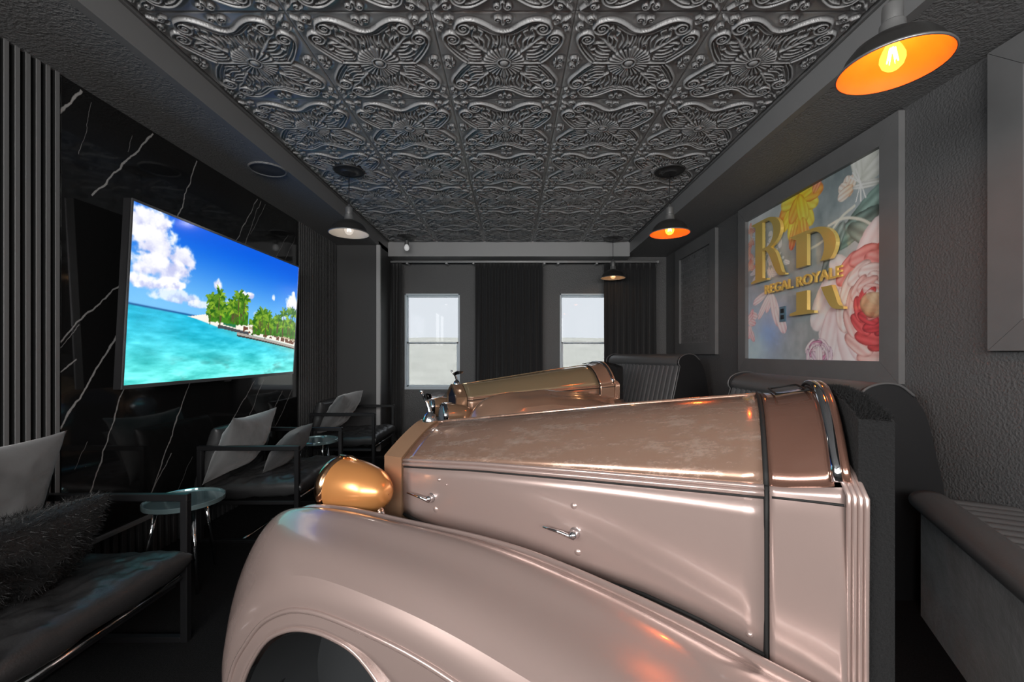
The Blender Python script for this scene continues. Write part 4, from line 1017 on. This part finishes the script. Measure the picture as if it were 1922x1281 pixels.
    # radiator shell, vanes
    def rad_outline(w, zc, zs, zb, n=9):
        P = [(-w, zb)]
        for k in range(2 * n + 1):
            q = -1 + k / n; P.append((w * q, zc - (zc - zs) * abs(q) ** 1.35))
        return P + [(w, zb)]
    out_, inn = rad_outline(.207, .892, .792, .30), rad_outline(.172, .862, .775, .33)
    mb = MB(); n = len(out_)
    V = {}
    for key, pl, u in (('ob', out_, .004), ('of', out_, .082), ('if', inn, .082), ('ib', inn, .040)): V[key] = [mb.bm.verts.new((u, p[0], p[1])) for p in pl]
    for a_, b2 in (('ob', 'of'), ('of', 'if'), ('if', 'ib')):
        for k in range(n): mb.bm.faces.new((V[a_][k], V[a_][(k + 1) % n], V[b2][(k + 1) % n], V[b2][k]))
    mb.bm.faces.new(V['ob'])
    sh = mb.build('radiator_shell', M['shell'], e, True, angle=30)
    for k in range(15):
        v = -.158 + .316 * k / 14; zt = .862 - .087 * abs(v / .172) ** 1.35 - .004
        MB().box(.046, .076, v - .0035, v + .0035, .34, zt, .0015, 1).build('radiator_vane', M['grille'], sh)
    MB().tube([(.07, -.003, .34), (.07, .003, .34)], .001, 4).build('starter_boss', M['chrome'], sh)
    # winged mascot on its cap
    mc = MB().lathe([(0, .926), (.010, .926), (.012, .918), (.020, .914), (.024, .902), (.028, .892), (.028, .886)], 20, 'z', (.040, 0, 0)).build('radiator_cap', M['chrome'], e, True)
    fg = MB()
    fg.tube([(.040, 0, .922), (.044, 0, .940), (.052, 0, .960), (.064, 0, .980), (.074, 0, .992)], [.010, .009, .0075, .009, .006], 12)
    fg.lathe([(.0005, .012), (.006, .009), (.008, .002), (.006, -.005), (.0005, -.009)], 12, 'z', (.080, 0, 1.000))
    for s in (1, -1):
        L = [(.064, s * .006, .984), (.046, s * .022, .994), (.022, s * .040, 1.000), (-.004, s * .048, .998)]
        R2 = [(.058, s * .006, .962), (.044, s * .018, .972), (.024, s * .030, .978), (.002, s * .036, .984)]
        A1 = [fg.bm.verts.new(p) for p in L]; B1 = [fg.bm.verts.new(p) for p in R2]; A2 = [fg.bm.verts.new((p[0], p[1] + s * .004, p[2] + .002)) for p in L]; B2 = [fg.bm.verts.new((p[0], p[1] + s * .004, p[2] - .001)) for p in R2]
        for k in range(3):
            fg.bm.faces.new((A1[k], A1[k + 1], B1[k + 1], B1[k])); fg.bm.faces.new((A2[k], A2[k + 1], B2[k + 1], B2[k])); fg.bm.faces.new((A1[k], A1[k + 1], A2[k + 1], A2[k])); fg.bm.faces.new((B1[k], B1[k + 1], B2[k + 1], B2[k]))
        fg.bm.faces.new((A1[3], A2[3], B2[3], B1[3]))
    fg.build('winged_mascot', M['chrome'], e, True, angle=60)
    # headlamps
    for s in (1, -1):
        c_ = (.072, s * .300, .696 + lamp_dz)
        prof = [(.001, -.095), (.026, -.090), (.050, -.070), (.072, -.036), (.086, .010), (.094, .060), (.096, .105)]
        hl = MB().lathe(crom(prof, 4), 40, 'x', c_).build('headlamp_shell', M[ml], e, True)
        MB().lathe([(.096, .103), (.101, .107), (.103, .118), (.101, .132), (.096, .139), (.091, .137)], 40, 'x', c_).build('headlamp_rim', M[mr], hl, True)
        MB().lathe([(.092, .135), (.062, .148), (.031, .155), (.001, .158)], 40, 'x', c_).build('headlamp_lens', M['lens'], hl, True)
        MB().tube([(  .195, c_[1], .696 + lamp_dz + .102), (.152, c_[1] - s * .006, .696 + lamp_dz + .100), (.122, c_[1] - s * .012, .696 + lamp_dz + .090)], [.006, .007, .004], 10).build('rim_clip', M[mr], hl, True)
        MB().lathe([(0, .012), (.016, .010), (.022, 0)], 18, 'y', (.047, s * .300, .696 + lamp_dz)).build('adjuster_cap', M[ml], hl, True) if s < 0 else None
        MB().tube([(.02, c_[1], .64), (.0, s * .27, .52), (-.03, s * .2, .44)], .016, 10).build('headlamp_bracket', M['chrome'], e, True)
    # front wings
    for s in (1, -1):
        st = [
            ([.405, .405, .405, .405, .405, .405, .40, .39, .375, .355, .34, .335], [(.33, .12), (.36, .28), (.355, .44), (.32, .565), (.255, .640), (.15, .668), (.0, .676), (-.2, .672), (-.43, .664), (-.62, .635), (-.90, .57), (-1.25, .47)]),
            ([.425, .425, .425, .425, .425, .425, .42, .41, .395, .38, .365, .36], [(.38, .12), (.405, .28), (.395, .44), (.35, .56), (.275, .632), (.15, .660), (.0, .668), (-.2, .665), (-.43, .657), (-.62, .628), (-.90, .56), (-1.25, .46)]),
            ([.47, .47, .47, .47, .47, .47, .47, .465, .455, .445, .43, .43], [(.395, .12), (.42, .28), (.41, .44), (.355, .56), (.275, .640), (.15, .676), (.0, .690), (-.2, .688), (-.43, .678), (-.62, .650), (-.90, .58), (-1.25, .46)]),
            ([.53] * 8 + [.525, .52, .51, .51], [(.375, .12), (.405, .27), (.385, .42), (.325, .54), (.25, .615), (.13, .655), (-.02, .670), (-.2, .668), (-.43, .656), (-.62, .626), (-.90, .555), (-1.25, .43)]),
            ([.595] * 8 + [.595, .595, .59, .59], [(.315, .12), (.34, .26), (.32, .39), (.262, .50), (.185, .573), (.08, .625), (-.05, .647), (-.21, .648), (-.43, .634), (-.625, .600), (-.90, .532), (-1.25, .405)]),
            ([.65] * 12, [(.245, .12), (.268, .25), (.242, .37), (.185, .458), (.115, .527), (.025, .577), (-.08, .605), (-.215, .611), (-.435, .597), (-.635, .563), (-.91, .495), (-1.26, .375)]),
            ([.664] * 12, [(.220, .12), (.238, .232), (.210, .342), (.156, .424), (.090, .492), (.008, .542), (-.085, .570), (-.208, .578), (-.422, .566), (-.612, .532), (-.90, .46), (-1.25, .335)]),
            ([.668] * 12, [(.195, .12), (.21, .215), (.18, .313), (.127, .389), (.067, .456), (-.01, .506), (-.09, .534), (-.20, .544), (-.41, .533), (-.59, .499), (-.89, .424), (-1.24, .294)]),
            ([.672] * 12, [(.155, .12), (.16, .2), (.135, .288), (.092, .362), (.038, .425), (-.03, .468), (-.10, .492), (-.19, .500), (-.285, .481), (-.385, .401), (-.505, .266), (-.605, .106)]),
        ]
        # rear skirt: the outer skin keeps reaching down behind the arch
        def warp(u, v, z):
            if wing_k == 1.0: return (u, v, z)
            z = .12 + (z - .12) * wing_k + (float(np.interp(-u, [.2, .62, 1.25], [0, .05, .19])) if z > .25 else 0)
            return (u - .34 * min(1, max(0, (u + .7) / .9)), v - wing_in, z)
        curves = [crom([warp(u, v, z) for v, (u, z) in zip(vs, P)], 6) for vs, P in st]
        nt_ = len(curves[0]); rows = []
        for k in range(nt_):
            pts = [c2[k] for c2 in curves]
            fine = crom(pts[:6], 4)[:-1] + crom(pts[5:], 3)
            rows.append([(p[0], s * p[1], p[2]) for p in fine])
        wg = loft('front_wing', rows, M[mw], e, True, flip=s < 0, thick=.005); wg.data.set_sharp_from_angle(angle=rad(22))
        bd = curves[7]; MB().tube([(p[0], s * (p[1] + .002), p[2]) for p in bd[4:]], .007, 8).build('wing_bead', M[mw], wg, True)
        ed = curves[8]; MB().tube([(p[0], s * p[1], p[2]) for p in ed], .006, 8).build('arch_lip', M[mw], wg, True)
        # skirt behind the wheel arch down to the running board
        sk = []
        for p8, p7 in zip(curves[8][48:], curves[7][48:]):
            sk.append([(p7[0] + (p8[0] - p7[0]) * t, s * (.70 - .0 * t), p7[2] + (p8[2] - p7[2]) * t) for t in (0, 1)])
        # arch liner
        lin_ = [[(p[0] * .97 - .005, s * (.664 - wing_in - .235 * t), p[2] - .012) for t in (0, .5, 1)] for p in curves[8]]
        loft('arch_liner', lin_, M['liner'], wg, True)
        cp = [(p[0], p[2]) for p in curves[8]]
        MB().prism([(p[0] * .97 - .005, p[1] - .012) for p in cp], s * (.43 - wing_in), s * (.425 - wing_in), lambda u, z, v: (u, v, z)).build('inner_arch_panel', M['liner'], wg)
        # valance between bonnet and wing
        rows = []
        for i, u in enumerate(np.linspace(-.06, -1.25, 24)):
            v1 = np.interp(-u, [0, .43, .62, .9, 1.25], [.40, .375, .355, .34, .335]); z1 = np.interp(-u, [0, .2, .43, .62, .9, 1.25], [.672, .668, .660, .631, .566, .466]); v1 -= wing_in; z1 = z1 if wing_k == 1.0 else float(np.interp(-u, [0, .25, .5, 1.25], [.55, .74, .83, .80]))
            v0, z0 = hood_w(u) - .012, hood_zb(u) - .012
            rows.append([(u, s * (v1 + (v0 - v1) * t), z1 + (z0 - z1) * t - .03 * math.sin(math.pi * t)) for t in np.linspace(0, 1, 7)])
        loft('wing_valance', rows, M[mw], e, True, flip=s < 0, thick=.004)
    MB().box(-1.25, .02, -.2, .2, .10, .5, .02).build('engine_bay', M['liner'], e)
    MB().tube([(.16, -.62, .20), (.20, -.3, .22), (.21, 0, .225), (.20, .3, .22), (.16, .62, .20)], .022, 12).build('front_bumper', M['chrome'], e, True)
    return e
M['shell'] = mat('reflection_tinted_chrome', (0.52, 0.31, 0.19), 0.16, metal=0.6)  # chrome tinted brown, the headlamp's copper reflection put into its colour
M['rimcu'] = mat('polished_copper_rim', (0.72, 0.42, 0.24), 0.14, metal=1.0)
car = make_car('vintage_car', (-.289, 1.673, 0), 180 - 26.5, 'nearer rose-copper vintage car front end filling the foreground')
M['far_top'] = paint('pale_gold_bonnet_paint', (0.62, 0.46, 0.27), 0.6, 0.12, 1.0)
M['far_side'] = paint('copper_rose_paint', (0.52, 0.31, 0.21), 0.5, 0.2, 0.9)
car2 = make_car('vintage_car', (-.44, 3.75, 0), 180 + 20, 'farther vintage car front end before the windows, grille facing the camera',
                wing_k=1.26, wing_in=.06, lamp_dz=-.035, mt='far_top', mc='far_side', mp='far_side', mw='far_side', ml='shell', mr='chrome')
car2.scale = (1.12, 1, 1)
